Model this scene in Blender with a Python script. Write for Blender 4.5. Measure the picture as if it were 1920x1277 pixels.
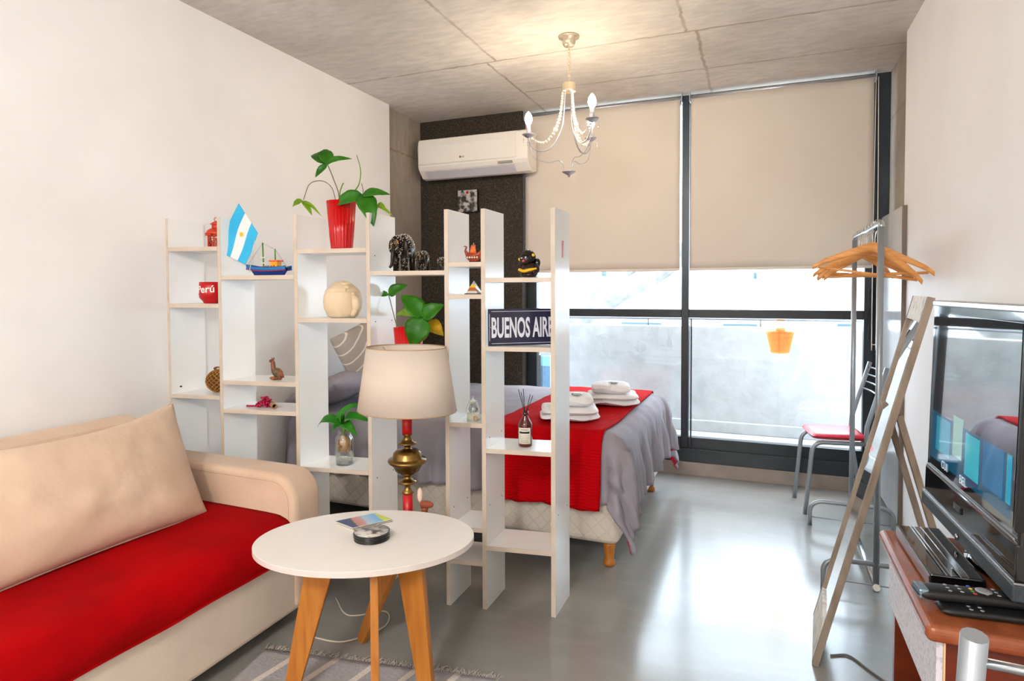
import bpy, bmesh, math, random
from mathutils import Vector, Matrix, noise
from math import sin, cos, pi, radians, hypot, atan2, sqrt
for o in list(bpy.data.objects): bpy.data.objects.remove(o)
random.seed(7)
SC = bpy.context.scene
COL = SC.collection

# ------------------------------------------------------------------ camera
CF, YAW, PITCH, ROLL, PPY = 1163.3, 0.38156, 0.03251, -0.00376, 582.6
CAM = Vector((0, 0, 1.3))
def cam_axes():
    r = Vector((cos(YAW), sin(YAW), 0)); f = Vector((-sin(YAW), cos(YAW), 0)); u = Vector((0, 0, 1))
    f2 = f*cos(PITCH) - u*sin(PITCH); u2 = u*cos(PITCH) + f*sin(PITCH)
    r3 = r*cos(ROLL) + u2*sin(ROLL); u3 = u2*cos(ROLL) - r*sin(ROLL)
    return r3, u3, f2
RX, UX, FX = cam_axes()
cd = bpy.data.cameras.new('camera'); cam = bpy.data.objects.new('camera', cd); COL.objects.link(cam)
cd.sensor_width = 36; cd.lens = 36*CF/1920; cd.shift_y = -(638.5-PPY)/1920; cd.clip_start = 0.05
m = Matrix((RX, UX, -FX)).transposed().to_4x4(); m.translation = CAM; cam.matrix_world = m
SC.camera = cam
def ray(px, py): return FX + RX*((px-960)/CF) - UX*((py-PPY)/CF)
def at(px, py, Y):                     # point seen at (px,py) standing at depth Y
    d = ray(px, py); return CAM + d*((Y-CAM.y)/d.y)

# ------------------------------------------------------------------ world, exposure
SC.view_settings.view_transform = 'Standard'; SC.view_settings.look = 'None'
SC.view_settings.gamma = 1; SC.view_settings.use_curve_mapping = False
SC.view_settings.exposure = 0.20
w = bpy.data.worlds.new('sky'); SC.world = w; w.use_nodes = True
bg = w.node_tree.nodes['Background']; bg.inputs[0].default_value = (0.70, 0.85, 1.0, 1); bg.inputs[1].default_value = 13.0

def lamp(kind, name, loc, energy, color, size=.1, rot=(0,0,0), size_y=None, parent=None):
    l = bpy.data.lights.new(name, kind); l.energy = energy; l.color = color
    if kind == 'AREA':
        l.size = size
        if size_y: l.shape = 'RECTANGLE'; l.size_y = size_y
    elif kind == 'POINT': l.shadow_soft_size = size
    elif kind == 'SUN': l.angle = size
    o = bpy.data.objects.new(name, l); COL.objects.link(o); o.location = loc; o.rotation_euler = rot
    return o
# hazy sun on the balcony
lamp('SUN', 'sun', (2, 8, 9), 4.0, (1, .97, .92), .3, (radians(-35), radians(15), 0))
# added fill lamps, unseen behind the camera, to brighten the interior
FILL_LAMPS = [((-.55, -1.25, 2.42), 130), ((-1.0, -2.4, 2.42), 60)]
for p, e in FILL_LAMPS: lamp('POINT', 'fill_light', p, e, (1, .98, .955), .14)

# ------------------------------------------------------------------ materials
def S(c):                              # sRGB 0..255 -> linear
    return tuple(((v/255/12.92) if v/255 <= .04045 else ((v/255+.055)/1.055)**2.4) for v in c) + (1,)
MATS = {}
def mat(name, c, rough=.5, metal=0, c2=None, scale=8, detail=4, bump=0, bscale=60, stretch=None, spec=.5, emit=None, es=0, alpha=1, trans=0, ior=1.45, coat=0, sub=0, mixlo=.35, mixhi=.65, sheen=0):
    if name in MATS: return MATS[name]
    m = bpy.data.materials.new(name); m.use_nodes = True; nt = m.node_tree; n = nt.nodes; L = nt.links
    b = n['Principled BSDF']; b.inputs['Base Color'].default_value = S(c); b.inputs['Roughness'].default_value = rough
    b.inputs['Metallic'].default_value = metal; b.inputs['Specular IOR Level'].default_value = spec
    b.inputs['Transmission Weight'].default_value = trans; b.inputs['IOR'].default_value = ior
    b.inputs['Coat Weight'].default_value = coat; b.inputs['Sheen Weight'].default_value = sheen
    if alpha < 1: b.inputs['Alpha'].default_value = alpha
    if emit: b.inputs['Emission Color'].default_value = S(emit); b.inputs['Emission Strength'].default_value = es
    tc = n.new('ShaderNodeTexCoord'); mp = n.new('ShaderNodeMapping'); L.new(tc.outputs['Object'], mp.inputs['Vector'])
    if stretch: mp.inputs['Scale'].default_value = stretch
    if c2:
        nz = n.new('ShaderNodeTexNoise'); nz.inputs['Scale'].default_value = scale; nz.inputs['Detail'].default_value = detail
        L.new(mp.outputs[0], nz.inputs['Vector'])
        mr = n.new('ShaderNodeMapRange'); mr.inputs[1].default_value = mixlo; mr.inputs[2].default_value = mixhi
        L.new(nz.outputs['Fac'], mr.inputs[0])
        mx = n.new('ShaderNodeMix'); mx.data_type = 'RGBA'; mx.inputs[6].default_value = S(c); mx.inputs[7].default_value = S(c2)
        L.new(mr.outputs[0], mx.inputs[0]); L.new(mx.outputs[2], b.inputs['Base Color'])
    if bump:
        nb = n.new('ShaderNodeTexNoise'); nb.inputs['Scale'].default_value = bscale; nb.inputs['Detail'].default_value = 6
        L.new(mp.outputs[0], nb.inputs['Vector'])
        bp = n.new('ShaderNodeBump'); bp.inputs['Strength'].default_value = bump; bp.inputs['Distance'].default_value = .01
        L.new(nb.outputs['Fac'], bp.inputs['Height']); L.new(bp.outputs[0], b.inputs['Normal'])
    MATS[name] = m; return m
class NT:                              # tiny node helper for the special surfaces
    def __init__(s, m): s.m = m; s.nt = m.node_tree; s.n = s.nt.nodes; s.L = s.nt.links; s.b = s.n.get('Principled BSDF')
    def node(s, t, **k):
        x = s.n.new(t)
        for a, v in k.items(): setattr(x, a, v)
        return x
    def math(s, op, a, b=None, clamp=False):
        x = s.n.new('ShaderNodeMath'); x.operation = op; x.use_clamp = clamp
        for i, v in enumerate((a, b)):
            if v is None: continue
            if isinstance(v, (int, float)): x.inputs[i].default_value = v
            else: s.L.new(v, x.inputs[i])
        return x.outputs[0]
    def mix(s, f, a, b):
        x = s.n.new('ShaderNodeMix'); x.data_type = 'RGBA'
        for i, v in ((0, f), (6, a), (7, b)):
            if isinstance(v, (int, float, tuple)): x.inputs[i].default_value = v
            else: s.L.new(v, x.inputs[i])
        return x.outputs[2]
    def xyz(s):
        tc = s.n.new('ShaderNodeTexCoord'); sp = s.n.new('ShaderNodeSeparateXYZ'); s.L.new(tc.outputs['Object'], sp.inputs[0])
        return tc.outputs['Object'], sp.outputs[0], sp.outputs[1], sp.outputs[2]
    def noise(s, vec, scale, detail=4, stretch=None):
        if stretch:
            mp = s.n.new('ShaderNodeMapping'); mp.inputs['Scale'].default_value = stretch; s.L.new(vec, mp.inputs[0]); vec = mp.outputs[0]
        x = s.n.new('ShaderNodeTexNoise'); x.inputs['Scale'].default_value = scale; x.inputs['Detail'].default_value = detail
        s.L.new(vec, x.inputs['Vector']); return x.outputs['Fac']
    def rng(s, v, a, b, c=0, d=1):
        x = s.n.new('ShaderNodeMapRange'); s.L.new(v, x.inputs[0])
        for i, q in enumerate((a, b, c, d)): x.inputs[i+1].default_value = q
        return x.outputs[0]

def concrete(name, c, c2, joints=None, rough=.8):
    m = mat(name, c, rough); t = NT(m); v, x, y, z = t.xyz()
    a = t.rng(t.noise(v, 1.3, 6), .35, .68); g = t.rng(t.noise(v, 9, 8, (1, 3, 1)), .35, .7)
    col = t.mix(a, S(c), S(c2)); col = t.mix(t.math('MULTIPLY', g, .35), col, S(tuple(q*.72 for q in c)))
    if joints:
        jx, jy, jz = joints
        wob = t.math('MULTIPLY', t.math('SUBTRACT', t.noise(v, 14, 3), .5), .03)
        tot = None
        for ax, vals in ((x, jx), (y, jy), (z, jz)):
            for item in vals:
                val, lo, hi, ax2 = item
                d = t.math('ABSOLUTE', t.math('ADD', t.math('SUBTRACT', ax, val), wob))
                l = t.rng(d, .004, .012, 1, 0)
                if ax2 is not None:
                    o2 = {'x': x, 'y': y}[ax2]
                    l = t.math('MULTIPLY', l, t.math('MULTIPLY', t.math('GREATER_THAN', o2, lo), t.math('LESS_THAN', o2, hi)))
                tot = l if tot is None else t.math('MAXIMUM', tot, l)
        br = t.rng(t.noise(v, 5, 4), .3, .6, .35, 1)
        col = t.mix(t.math('MULTIPLY', t.math('MULTIPLY', tot, br), .55), col, S((120, 98, 72)))
    t.L.new(col, t.b.inputs['Base Color'])
    bp = t.node('ShaderNodeBump'); bp.inputs['Strength'].default_value = .25; bp.inputs['Distance'].default_value = .01
    t.L.new(t.noise(v, 25, 6), bp.inputs['Height']); t.L.new(bp.outputs[0], t.b.inputs['Normal'])
    return m
M_wall = mat('wall_paint', (246, 245, 243), .55, c2=(241, 239, 237), scale=2, bump=.05, bscale=40)
M_ceil = concrete('concrete_ceiling', (234, 229, 222), (206, 199, 190), ([(-1.46, -9, 3.40, 'y'), (-1.52, 3.40, 9, 'y'), (-.375, -9, 3.40, 'y'), (-.325, 3.40, 9, 'y')], [(3.40, -9, 9, None), (4.0, -1.5, 9, 'x'), (1.6, -9, 9, None)], []))
M_conc = concrete('concrete_wall', (176, 164, 150), (140, 128, 115), ([], [], [(2.35, -9, 9, None)]))
M_kerb = concrete('concrete_kerb', (172, 160, 150), (135, 124, 116))
M_parapet = concrete('concrete_parapet', (152, 151, 148), (136, 135, 132))
# polished cement floor
M_floor = mat('polished_cement', (150, 147, 140), .22, coat=.5)
M_floor.node_tree.nodes['Principled BSDF'].inputs['Coat Roughness'].default_value = .16; t = NT(M_floor); v, x, y, z = t.xyz()
c = t.mix(t.rng(t.noise(v, 1.1, 7), .3, .7), S((146, 145, 141)), S((128, 127, 123)))
c = t.mix(t.math('MULTIPLY', t.rng(t.noise(v, 6, 8, (1, 2.5, 1)), .5, .8), .25), c, S((168, 164, 156)))
t.L.new(c, t.b.inputs['Base Color']); t.L.new(t.rng(t.noise(v, 3, 6), .3, .7, .19, .26), t.b.inputs['Roughness'])
# speckled dark render
M_dark = mat('granite_render', (50, 44, 38), .85); t = NT(M_dark); v, x, y, z = t.xyz()
vo = t.node('ShaderNodeTexVoronoi'); vo.inputs['Scale'].default_value = 250; t.L.new(v, vo.inputs['Vector'])
sp = t.node('ShaderNodeSeparateColor'); t.L.new(vo.outputs['Color'], sp.inputs[0])
c = t.mix(t.rng(sp.outputs[0], .6, 1.0), S((42, 37, 32)), S((92, 80, 66))); t.L.new(c, t.b.inputs['Base Color'])
bp = t.node('ShaderNodeBump'); bp.inputs['Strength'].default_value = .5; t.L.new(vo.outputs['Distance'], bp.inputs['Height']); t.L.new(bp.outputs[0], t.b.inputs['Normal'])
M_mel = mat('white_melamine', (243, 243, 241), .22, c2=(238, 238, 235), scale=3)
M_edge = mat('melamine_edge', (208, 193, 177), .45, c2=(198, 182, 165), scale=12)
M_black = mat('black_frame', (38, 46, 52), .35, c2=(30, 36, 42), scale=5)
M_blind = mat('blind_cloth', (222, 212, 200), .8, c2=(218, 207, 195), scale=2, bump=.08, bscale=300)
t = NT(M_blind); tl = t.node('ShaderNodeBsdfTranslucent'); tl.inputs[0].default_value = S((228, 214, 200)); mxs = t.node('ShaderNodeMixShader'); mxs.inputs[0].default_value = .10
t.L.new(t.b.outputs[0], mxs.inputs[1]); t.L.new(tl.outputs[0], mxs.inputs[2]); t.L.new(mxs.outputs[0], t.n['Material Output'].inputs[0])
def glassmat(name, tint=(1, 1, 1, 1), gloss=.06, rough=0):
    m = bpy.data.materials.new(name); m.use_nodes = True; n = m.node_tree.nodes; L = m.node_tree.links; n.remove(n['Principled BSDF'])
    tr = n.new('ShaderNodeBsdfTransparent'); tr.inputs[0].default_value = tint; gl = n.new('ShaderNodeBsdfGlossy'); gl.inputs['Roughness'].default_value = rough
    fr = n.new('ShaderNodeLayerWeight'); fr.inputs[0].default_value = .3
    mu = n.new('ShaderNodeMath'); mu.operation = 'MULTIPLY_ADD'; mu.inputs[1].default_value = .5; mu.inputs[2].default_value = gloss; L.new(fr.outputs['Fresnel'], mu.inputs[0])
    mx = n.new('ShaderNodeMixShader'); L.new(mu.outputs[0], mx.inputs[0]); L.new(tr.outputs[0], mx.inputs[1]); L.new(gl.outputs[0], mx.inputs[2])
    L.new(mx.outputs[0], n['Material Output'].inputs[0]); return m
M_glass = glassmat('window_glass', gloss=.02)
M_jar = glassmat('jar_glass', (.975, .992, .985, 1), .08)
M_crystal = mat('crystal_bead', (250, 244, 236), .08, trans=.35, coat=.5)
M_redplastic = mat('red_clear_plastic', (226, 10, 14), .12, trans=.25, c2=(205, 0, 8), scale=4)
M_orange = mat('orange_clear_plastic', (255, 150, 60), .2)
t = NT(M_orange); tl = t.node('ShaderNodeBsdfTransparent'); tl.inputs[0].default_value = S((255, 236, 200)); mxs = t.node('ShaderNodeMixShader'); mxs.inputs[0].default_value = .85
t.L.new(t.b.outputs[0], mxs.inputs[1]); t.L.new(tl.outputs[0], mxs.inputs[2]); t.L.new(mxs.outputs[0], t.n['Material Output'].inputs[0])
M_cream = mat('cream_cotton', (218, 190, 164), .9, c2=(208, 178, 152), scale=5, bump=.25, bscale=30, sheen=.2)
M_skirtcloth = mat('cream_cotton_skirt', (226, 210, 190), .9, c2=(216, 200, 182), scale=5, bump=.2, bscale=30)
M_red = mat('red_sheet', (172, 0, 5), .95, spec=.1, c2=(150, 1, 5), scale=4, bump=.15, bscale=35)
M_runner = mat('red_ribbed_throw', (182, 0, 8), .9, spec=.1); t = NT(M_runner); v, x, y, z = t.xyz()
wv = t.node('ShaderNodeTexWave'); wv.bands_direction = 'Z'; wv.inputs['Scale'].default_value = 28; wv.inputs['Distortion'].default_value = .6
mp = t.node('ShaderNodeMapping'); mp.inputs['Rotation'].default_value = (radians(45), 0, 0); t.L.new(v, mp.inputs[0]); t.L.new(mp.outputs[0], wv.inputs['Vector'])
bp = t.node('ShaderNodeBump'); bp.inputs['Strength'].default_value = .5; bp.inputs['Distance'].default_value = .006; t.L.new(wv.outputs['Fac'], bp.inputs['Height']); t.L.new(bp.outputs[0], t.b.inputs['Normal'])
M_duvet = mat('grey_duvet', (152, 146, 154), .85, c2=(142, 136, 144), scale=4, bump=.8, bscale=8, stretch=(1.6, 1, 1))
M_lining = mat('crimson_lining', (200, 10, 40), .85, bump=.1)
M_quilt = mat('quilted_ticking', (214, 203, 188), .85); t = NT(M_quilt); v, x, y, z = t.xyz()
def tri(e, sc):
    f = t.math('FRACT', t.math('MULTIPLY', e, sc)); return t.math('ABSOLUTE', t.math('SUBTRACT', f, .5))
xy = t.math('ADD', x, y)
d1 = tri(t.math('ADD', xy, z), 14); d2 = tri(t.math('SUBTRACT', xy, z), 14)
q = t.rng(t.math('MINIMUM', d1, d2), 0, .12)
bp = t.node('ShaderNodeBump'); bp.inputs['Strength'].default_value = .25; bp.inputs['Distance'].default_value = .006; t.L.new(q, bp.inputs['Height']); t.L.new(bp.outputs[0], t.b.inputs['Normal'])
t.L.new(t.mix(q, S((208, 197, 182)), S((214, 204, 190))), t.b.inputs['Base Color'])
M_chrome = mat('brushed_steel', (176, 180, 184), .25, 1)
M_grey = mat('grey_painted_tube', (150, 156, 162), .35, .6)
M_brass = mat('aged_brass', (150, 118, 66), .28, 1, c2=(110, 84, 44), scale=9)
M_gold = mat('pale_gold', (226, 212, 186), .3, .8)
M_silver = mat('silver_paint', (196, 196, 204), .3, .8)
M_redpaint = mat('red_lacquer', (190, 16, 20), .35, c2=(170, 10, 16), scale=20)
M_shade = mat('shade_linen', (232, 218, 204), .9, bump=.1, bscale=250)
t = NT(M_shade); tl = t.node('ShaderNodeBsdfTranslucent'); tl.inputs[0].default_value = S((236, 220, 205)); mxs = t.node('ShaderNodeMixShader'); mxs.inputs[0].default_value = .3
t.L.new(t.b.outputs[0], mxs.inputs[1]); t.L.new(tl.outputs[0], mxs.inputs[2]); t.L.new(mxs.outputs[0], t.n['Material Output'].inputs[0])
M_pine = mat('varnished_pine', (184, 118, 44), .4, c2=(164, 98, 32), scale=9, stretch=(6, 6, .6))
M_pineend = mat('pine_edge', (216, 176, 130), .5)
M_hang = mat('hanger_wood', (226, 160, 92), .4, c2=(206, 136, 70), scale=14, stretch=(1, 1, 6))
M_mirrorwood = mat('worn_wood', (150, 134, 118), .7, c2=(124, 108, 92), scale=20, stretch=(1, 1, .3), bump=.2, bscale=40)
M_whitewash = mat('chipped_white_paint', (216, 210, 200), .6, c2=(170, 160, 148), scale=26, mixlo=.5, mixhi=.7)
M_mirror = mat('mirror_silver', (240, 243, 245), .01, 1)
M_cherry = mat('cherry_veneer', (104, 42, 20), .3, c2=(80, 30, 14), scale=6, stretch=(.5, 4, 4))
M_cherrytop = mat('cherry_top', (140, 76, 44), .25, c2=(122, 62, 34), scale=14, stretch=(2, .6, 1))
M_speck = mat('speckled_laminate', (206, 206, 212), .5, c2=(180, 180, 188), scale=120, mixlo=.5, mixhi=.6)
M_gloss = mat('gloss_black', (8, 9, 12), .06, coat=.5)
M_matblack = mat('matt_black', (14, 14, 16), .5)
M_slate = mat('slate_plastic', (62, 70, 78), .25)
M_white = mat('white_plastic', (238, 232, 224), .35)
M_acgrey = mat('ac_louver', (206, 204, 212), .3)
M_towel = mat('white_terry', (244, 243, 245), .95, bump=.5, bscale=160)
M_green = mat('leaf_green', (62, 138, 22), .4, c2=(44, 112, 16), scale=18)
M_green2 = mat('leaf_bright_green', (58, 152, 34), .35, c2=(36, 118, 22), scale=18)
M_lime = mat('leaf_yellow_green', (152, 190, 40), .45, c2=(120, 160, 26), scale=20)
M_yellowleaf = mat('leaf_yellow', (236, 190, 20), .5, c2=(180, 150, 20), scale=24)
for mm in (M_green, M_green2, M_lime, M_yellowleaf):
    t = NT(mm); tl = t.node('ShaderNodeBsdfTranslucent'); mxs = t.node('ShaderNodeMixShader'); mxs.inputs[0].default_value = .35
    src = t.b.inputs['Base Color'].links[0].from_socket; t.L.new(src, tl.inputs[0])
    t.L.new(t.b.outputs[0], mxs.inputs[1]); t.L.new(tl.outputs[0], mxs.inputs[2]); t.L.new(mxs.outputs[0], t.n['Material Output'].inputs[0])
M_stem = mat('stem_green', (96, 130, 50), .5); M_stembrown = mat('stem_brown', (104, 92, 62), .6)
M_root = mat('roots', (190, 140, 74), .8, c2=(130, 84, 38), scale=60)

# ------------------------------------------------------------------ mesh helpers
V = Vector
class MB:
    def __init__(s): s.v = []; s.f = []; s.sm = []; s.mi = []; s.cur = 0
    def add(s, vs, fs, smooth=False):
        b = len(s.v); s.v += [V(p) for p in vs]; s.f += [tuple(i+b for i in f) for f in fs]; s.sm += [smooth]*len(fs); s.mi += [s.cur]*len(fs)
    def box(s, a, b, rz=0, pivot=None):
        x0, y0, z0 = a; x1, y1, z1 = b
        vs = [V((x, y, z)) for z in (z0, z1) for x, y in ((x0, y0), (x1, y0), (x1, y1), (x0, y1))]
        if rz:
            p = V(pivot) if pivot else (V(a)+V(b))/2; R = Matrix.Rotation(rz, 3, 'Z'); vs = [R @ (q-p)+p for q in vs]
        s.add(vs, [(3, 2, 1, 0), (4, 5, 6, 7), (0, 1, 5, 4), (1, 2, 6, 5), (2, 3, 7, 6), (3, 0, 4, 7)]); return s
    def obox(s, c, ax, ay, az):            # oriented box: half-axes vectors
        c = V(c); ax, ay, az = V(ax), V(ay), V(az)
        vs = [c+ax*i+ay*j+az*k for k in (-1, 1) for i, j in ((-1, -1), (1, -1), (1, 1), (-1, 1))]
        s.add(vs, [(3, 2, 1, 0), (4, 5, 6, 7), (0, 1, 5, 4), (1, 2, 6, 5), (2, 3, 7, 6), (3, 0, 4, 7)]); return s
    def prism(s, pts, d, smooth=False):
        n = len(pts); d = V(d); vs = [V(p) for p in pts]+[V(p)+d for p in pts]
        s.add(vs, [tuple(range(n))[::-1], tuple(range(n, 2*n))]); s.add(vs, [(i, (i+1) % n, n+(i+1) % n, n+i) for i in range(n)], smooth); return s
    def tube(s, pts, r, seg=10, caps=True):
        pts = [V(p) for p in pts]; n = len(pts); rr = r if isinstance(r, (list, tuple)) else [r]*n
        up = None; rings = []
        for i, p in enumerate(pts):
            d = (pts[min(i+1, n-1)]-pts[max(i-1, 0)]).normalized()
            if up is None: up = d.orthogonal().normalized()
            up = (up-d*up.dot(d)); up = up.normalized() if up.length > 1e-6 else d.orthogonal().normalized()
            sd = d.cross(up)
            rings.append([p+(up*cos(2*pi*k/seg)+sd*sin(2*pi*k/seg))*rr[i] for k in range(seg)])
        vs = [q for r_ in rings for q in r_]
        s.add(vs, [(i*seg+k, i*seg+(k+1) % seg, (i+1)*seg+(k+1) % seg, (i+1)*seg+k) for i in range(n-1) for k in range(seg)], True)
        if caps: s.add(rings[0], [tuple(range(seg))[::-1]]); s.add(rings[-1], [tuple(range(seg))])
        return s
    def lathe(s, prof, c, seg=32, axis=(0, 0, 1), sq=(1, 1), caps=True, rfn=None):
        az = V(axis).normalized(); ax = V((1, 0, 0)) if abs(az.z) > .99 else az.cross(V((0, 0, 1))).normalized(); ay = az.cross(ax); c = V(c)
        vs = []
        for r, z in prof:
            for k in range(seg):
                a = 2*pi*k/seg; q = r*(rfn(a, z) if rfn else 1); vs.append(c+ax*q*cos(a)*sq[0]+ay*q*sin(a)*sq[1]+az*z)
        n = len(prof)
        s.add(vs, [(i*seg+k, i*seg+(k+1) % seg, (i+1)*seg+(k+1) % seg, (i+1)*seg+k) for i in range(n-1) for k in range(seg)], True)
        if caps:
            if prof[0][0] > 1e-4: s.add(vs[:seg], [tuple(range(seg))[::-1]])
            if prof[-1][0] > 1e-4: s.add(vs[-seg:], [tuple(range(seg))])
        return s
    def ell(s, c, r, seg=16, rings=10, rot=None, fn=None):
        r = (r, r, r) if isinstance(r, (int, float)) else r; c = V(c); vs = []
        for i in range(rings+1):
            th = pi*i/rings
            for k in range(seg):
                a = 2*pi*k/seg; p = V((sin(th)*cos(a), sin(th)*sin(a), cos(th)))
                if fn: p = p*fn(p)
                p = V((p.x*r[0], p.y*r[1], p.z*r[2]))
                if rot: p = rot @ p
                vs.append(c+p)
        s.add(vs, [(i*seg+k, (i+1)*seg+k, (i+1)*seg+(k+1) % seg, i*seg+(k+1) % seg) for i in range(rings) for k in range(seg)], True); return s
    def grid(s, fn, nu, nv, smooth=True):
        vs = [fn(i/nu, j/nv) for i in range(nu+1) for j in range(nv+1)]
        s.add(vs, [(i*(nv+1)+j, (i+1)*(nv+1)+j, (i+1)*(nv+1)+j+1, i*(nv+1)+j+1) for i in range(nu) for j in range(nv)], smooth); return s
    def build(s, name, mats, parent=None, bevel=0, seg=2, solid=0, sub=0, merge=False, edge=None, off=0):
        me = bpy.data.meshes.new(name); me.from_pydata([tuple(p) for p in s.v], [], s.f)
        if not isinstance(mats, (list, tuple)): mats = [mats]
        for q in mats: me.materials.append(q)
        bm = bmesh.new(); bm.from_mesh(me)
        bmesh.ops.remove_doubles(bm, verts=bm.verts, dist=1e-6)
        dg = [f for f in bm.faces if f.calc_area() < 1e-14]
        if dg: bmesh.ops.delete(bm, geom=dg, context='FACES_ONLY')
        if not solid: bmesh.ops.recalc_face_normals(bm, faces=bm.faces)
        bm.to_mesh(me); bm.free()
        # smooth flags / material ids survive because faces keep their data below
        o = bpy.data.objects.new(name, me); COL.objects.link(o)
        if parent is not None:
            o.parent = parent; o.matrix_parent_inverse = PW(parent).inverted()
        if bevel:
            b = o.modifiers.new('bevel', 'BEVEL'); b.width = bevel; b.segments = seg; b.limit_method = 'ANGLE'; b.angle_limit = radians(40)
        if solid:
            q = o.modifiers.new('solid', 'SOLIDIFY'); q.thickness = solid; q.offset = off
        if sub:
            q = o.modifiers.new('sub', 'SUBSURF'); q.levels = sub; q.render_levels = sub
        return o
def PW(o):                                # world matrix without a depsgraph update
    m = Matrix.Translation(o.location) @ o.rotation_euler.to_matrix().to_4x4()
    return m if o.parent is None else PW(o.parent) @ o.matrix_parent_inverse @ m
_b0 = MB.build
def _build(s, *a, **k):                   # write smooth + material index through from_pydata order
    keepf, keeps, keepm = s.f, s.sm, s.mi
    me_faces = list(zip(keepf, keeps, keepm))
    o = _b0(s, *a, **k); me = o.data
    if len(me.polygons) == len(me_faces):
        me.polygons.foreach_set('use_smooth', [q[1] for q in me_faces]); me.polygons.foreach_set('material_index', [q[2] for q in me_faces])
    else:
        me.polygons.foreach_set('use_smooth', [any(keeps)]*len(me.polygons))
    me.update(); return o
MB.build = _build
def tag(o, label=None, cat=None, group=None, kind=None):
    for k, q in (('label', label), ('category', cat), ('group', group), ('kind', kind)):
        if q: o[k] = q
    return o
def thing(name, loc, label, cat, group=None, rz=0):
    o = bpy.data.objects.new(name, None); COL.objects.link(o); o.location = loc; o.rotation_euler = (0, 0, rz); o.empty_display_size = .05
    return tag(o, label, cat, group)
def struct(name, mb, m, **k): return tag(mb.build(name, m, **k), kind='structure')
KIDS = {}
def dup(root, loc, rz=None, label=None):
    def cp(o, par):
        c = o.copy(); COL.objects.link(c)
        if par is not None: c.parent = par; c.matrix_parent_inverse = o.matrix_parent_inverse.copy()
        for ch in [q for q in bpy.data.objects if q.parent == o and q != c]: cp(ch, c)
        return c
    r = cp(root, None); r.location = loc
    if rz is not None: r.rotation_euler = (0, 0, rz)
    if label: r['label'] = label
    return r
def text(name, body, size, mtx, m, parent, bold=0, sx=1, ext=.0006, align='LEFT'):
    cu = bpy.data.curves.new(name, 'FONT'); cu.body = body; cu.size = size; cu.offset = bold; cu.extrude = ext; cu.align_x = align; cu.resolution_u = 3
    tmp = bpy.data.objects.new(name+'_tmp', cu); COL.objects.link(tmp)
    dg = bpy.context.evaluated_depsgraph_get(); me = bpy.data.meshes.new_from_object(tmp.evaluated_get(dg)); bpy.data.objects.remove(tmp); bpy.data.curves.remove(cu)
    me.transform(mtx @ Matrix.Diagonal((sx, 1, 1, 1))); me.materials.clear(); me.materials.append(m)
    o = bpy.data.objects.new(name, me); COL.objects.link(o)
    if parent is not None: o.parent = parent; o.matrix_parent_inverse = PW(parent).inverted()
    return o
def frame(o, xdir, ydir):                # matrix: local x, y -> xdir, ydir
    x = V(xdir).normalized(); z = x.cross(V(ydir)).normalized(); y = z.cross(x)
    mm = Matrix((x, y, z)).transposed().to_4x4(); mm.translation = V(o); return mm
def arc(p0, p1, p2, n=8):                # quadratic bezier
    p0, p1, p2 = V(p0), V(p1), V(p2); return [p0*(1-t)**2+p1*2*t*(1-t)+p2*t*t for t in [i/n for i in range(n+1)]]
def spline(pts, n=6):                    # catmull-rom
    pts = [V(p) for p in pts]; P = [pts[0]*2-pts[1]]+pts+[pts[-1]*2-pts[-2]]; out = []
    for i in range(1, len(P)-2):
        for k in range(n):
            t = k/n; a, b, c, d = P[i-1:i+3]
            out.append(.5*((2*b)+(c-a)*t+(2*a-5*b+4*c-d)*t*t+(3*b-a-3*c+d)*t**3))
    return out+[pts[-1]]

# ------------------------------------------------------------------ room shell
H = 2.65; XL, XR = -2.515, .70; YB = -3.2
struct('floor', MB().box((-2.75, YB-.1, -.12), (1.0, 4.62, 0)), M_floor)
struct('ceiling', MB().box((-2.75, YB-.1, H), (1.0, 4.75, H+.15)), M_ceil)
struct('wall_left', MB().box((XL-.04, YB, 0), (XL, 3.89, H)), M_wall)
struct('wall_left_concrete', MB().box((XL-.25, 3.0, 0), (XL-.04, 4.42, H)), M_conc)
struct('wall_right', MB().box((XR, YB, 0), (XR+.04, 3.84, H)), M_wall)
struct('wall_right_concrete', MB().box((XR+.04, 3.0, 0), (XR+.25, 4.75, H)), M_conc)
struct('wall_back', MB().box((-2.75, YB-.1, 0), (1.0, YB, H)), M_wall)
struct('wall_far_dark', MB().box((XL-.25, 4.40, 0), (-1.68, 4.60, H)), M_dark)
struct('trim_1', MB().box((-1.68, 4.476, 0), (XR+.04, 4.66, .09)), M_kerb)
for i, (p, e) in enumerate(FILL_LAMPS):  # invented housings above the added fill lamps, out of view
    k = thing('fill_fixture', (p[0], p[1], H-.001), ['added round white ceiling fill light close behind the viewer', 'added round white ceiling fill light farther behind the viewer'][i], 'lamp')
    MB().lathe([(.05, 0), (.3, -.01), (.32, -.05), (.27, -.09), (.255, -.05)], (p[0], p[1], H-.001)).build('housing', M_white, k)
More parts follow.
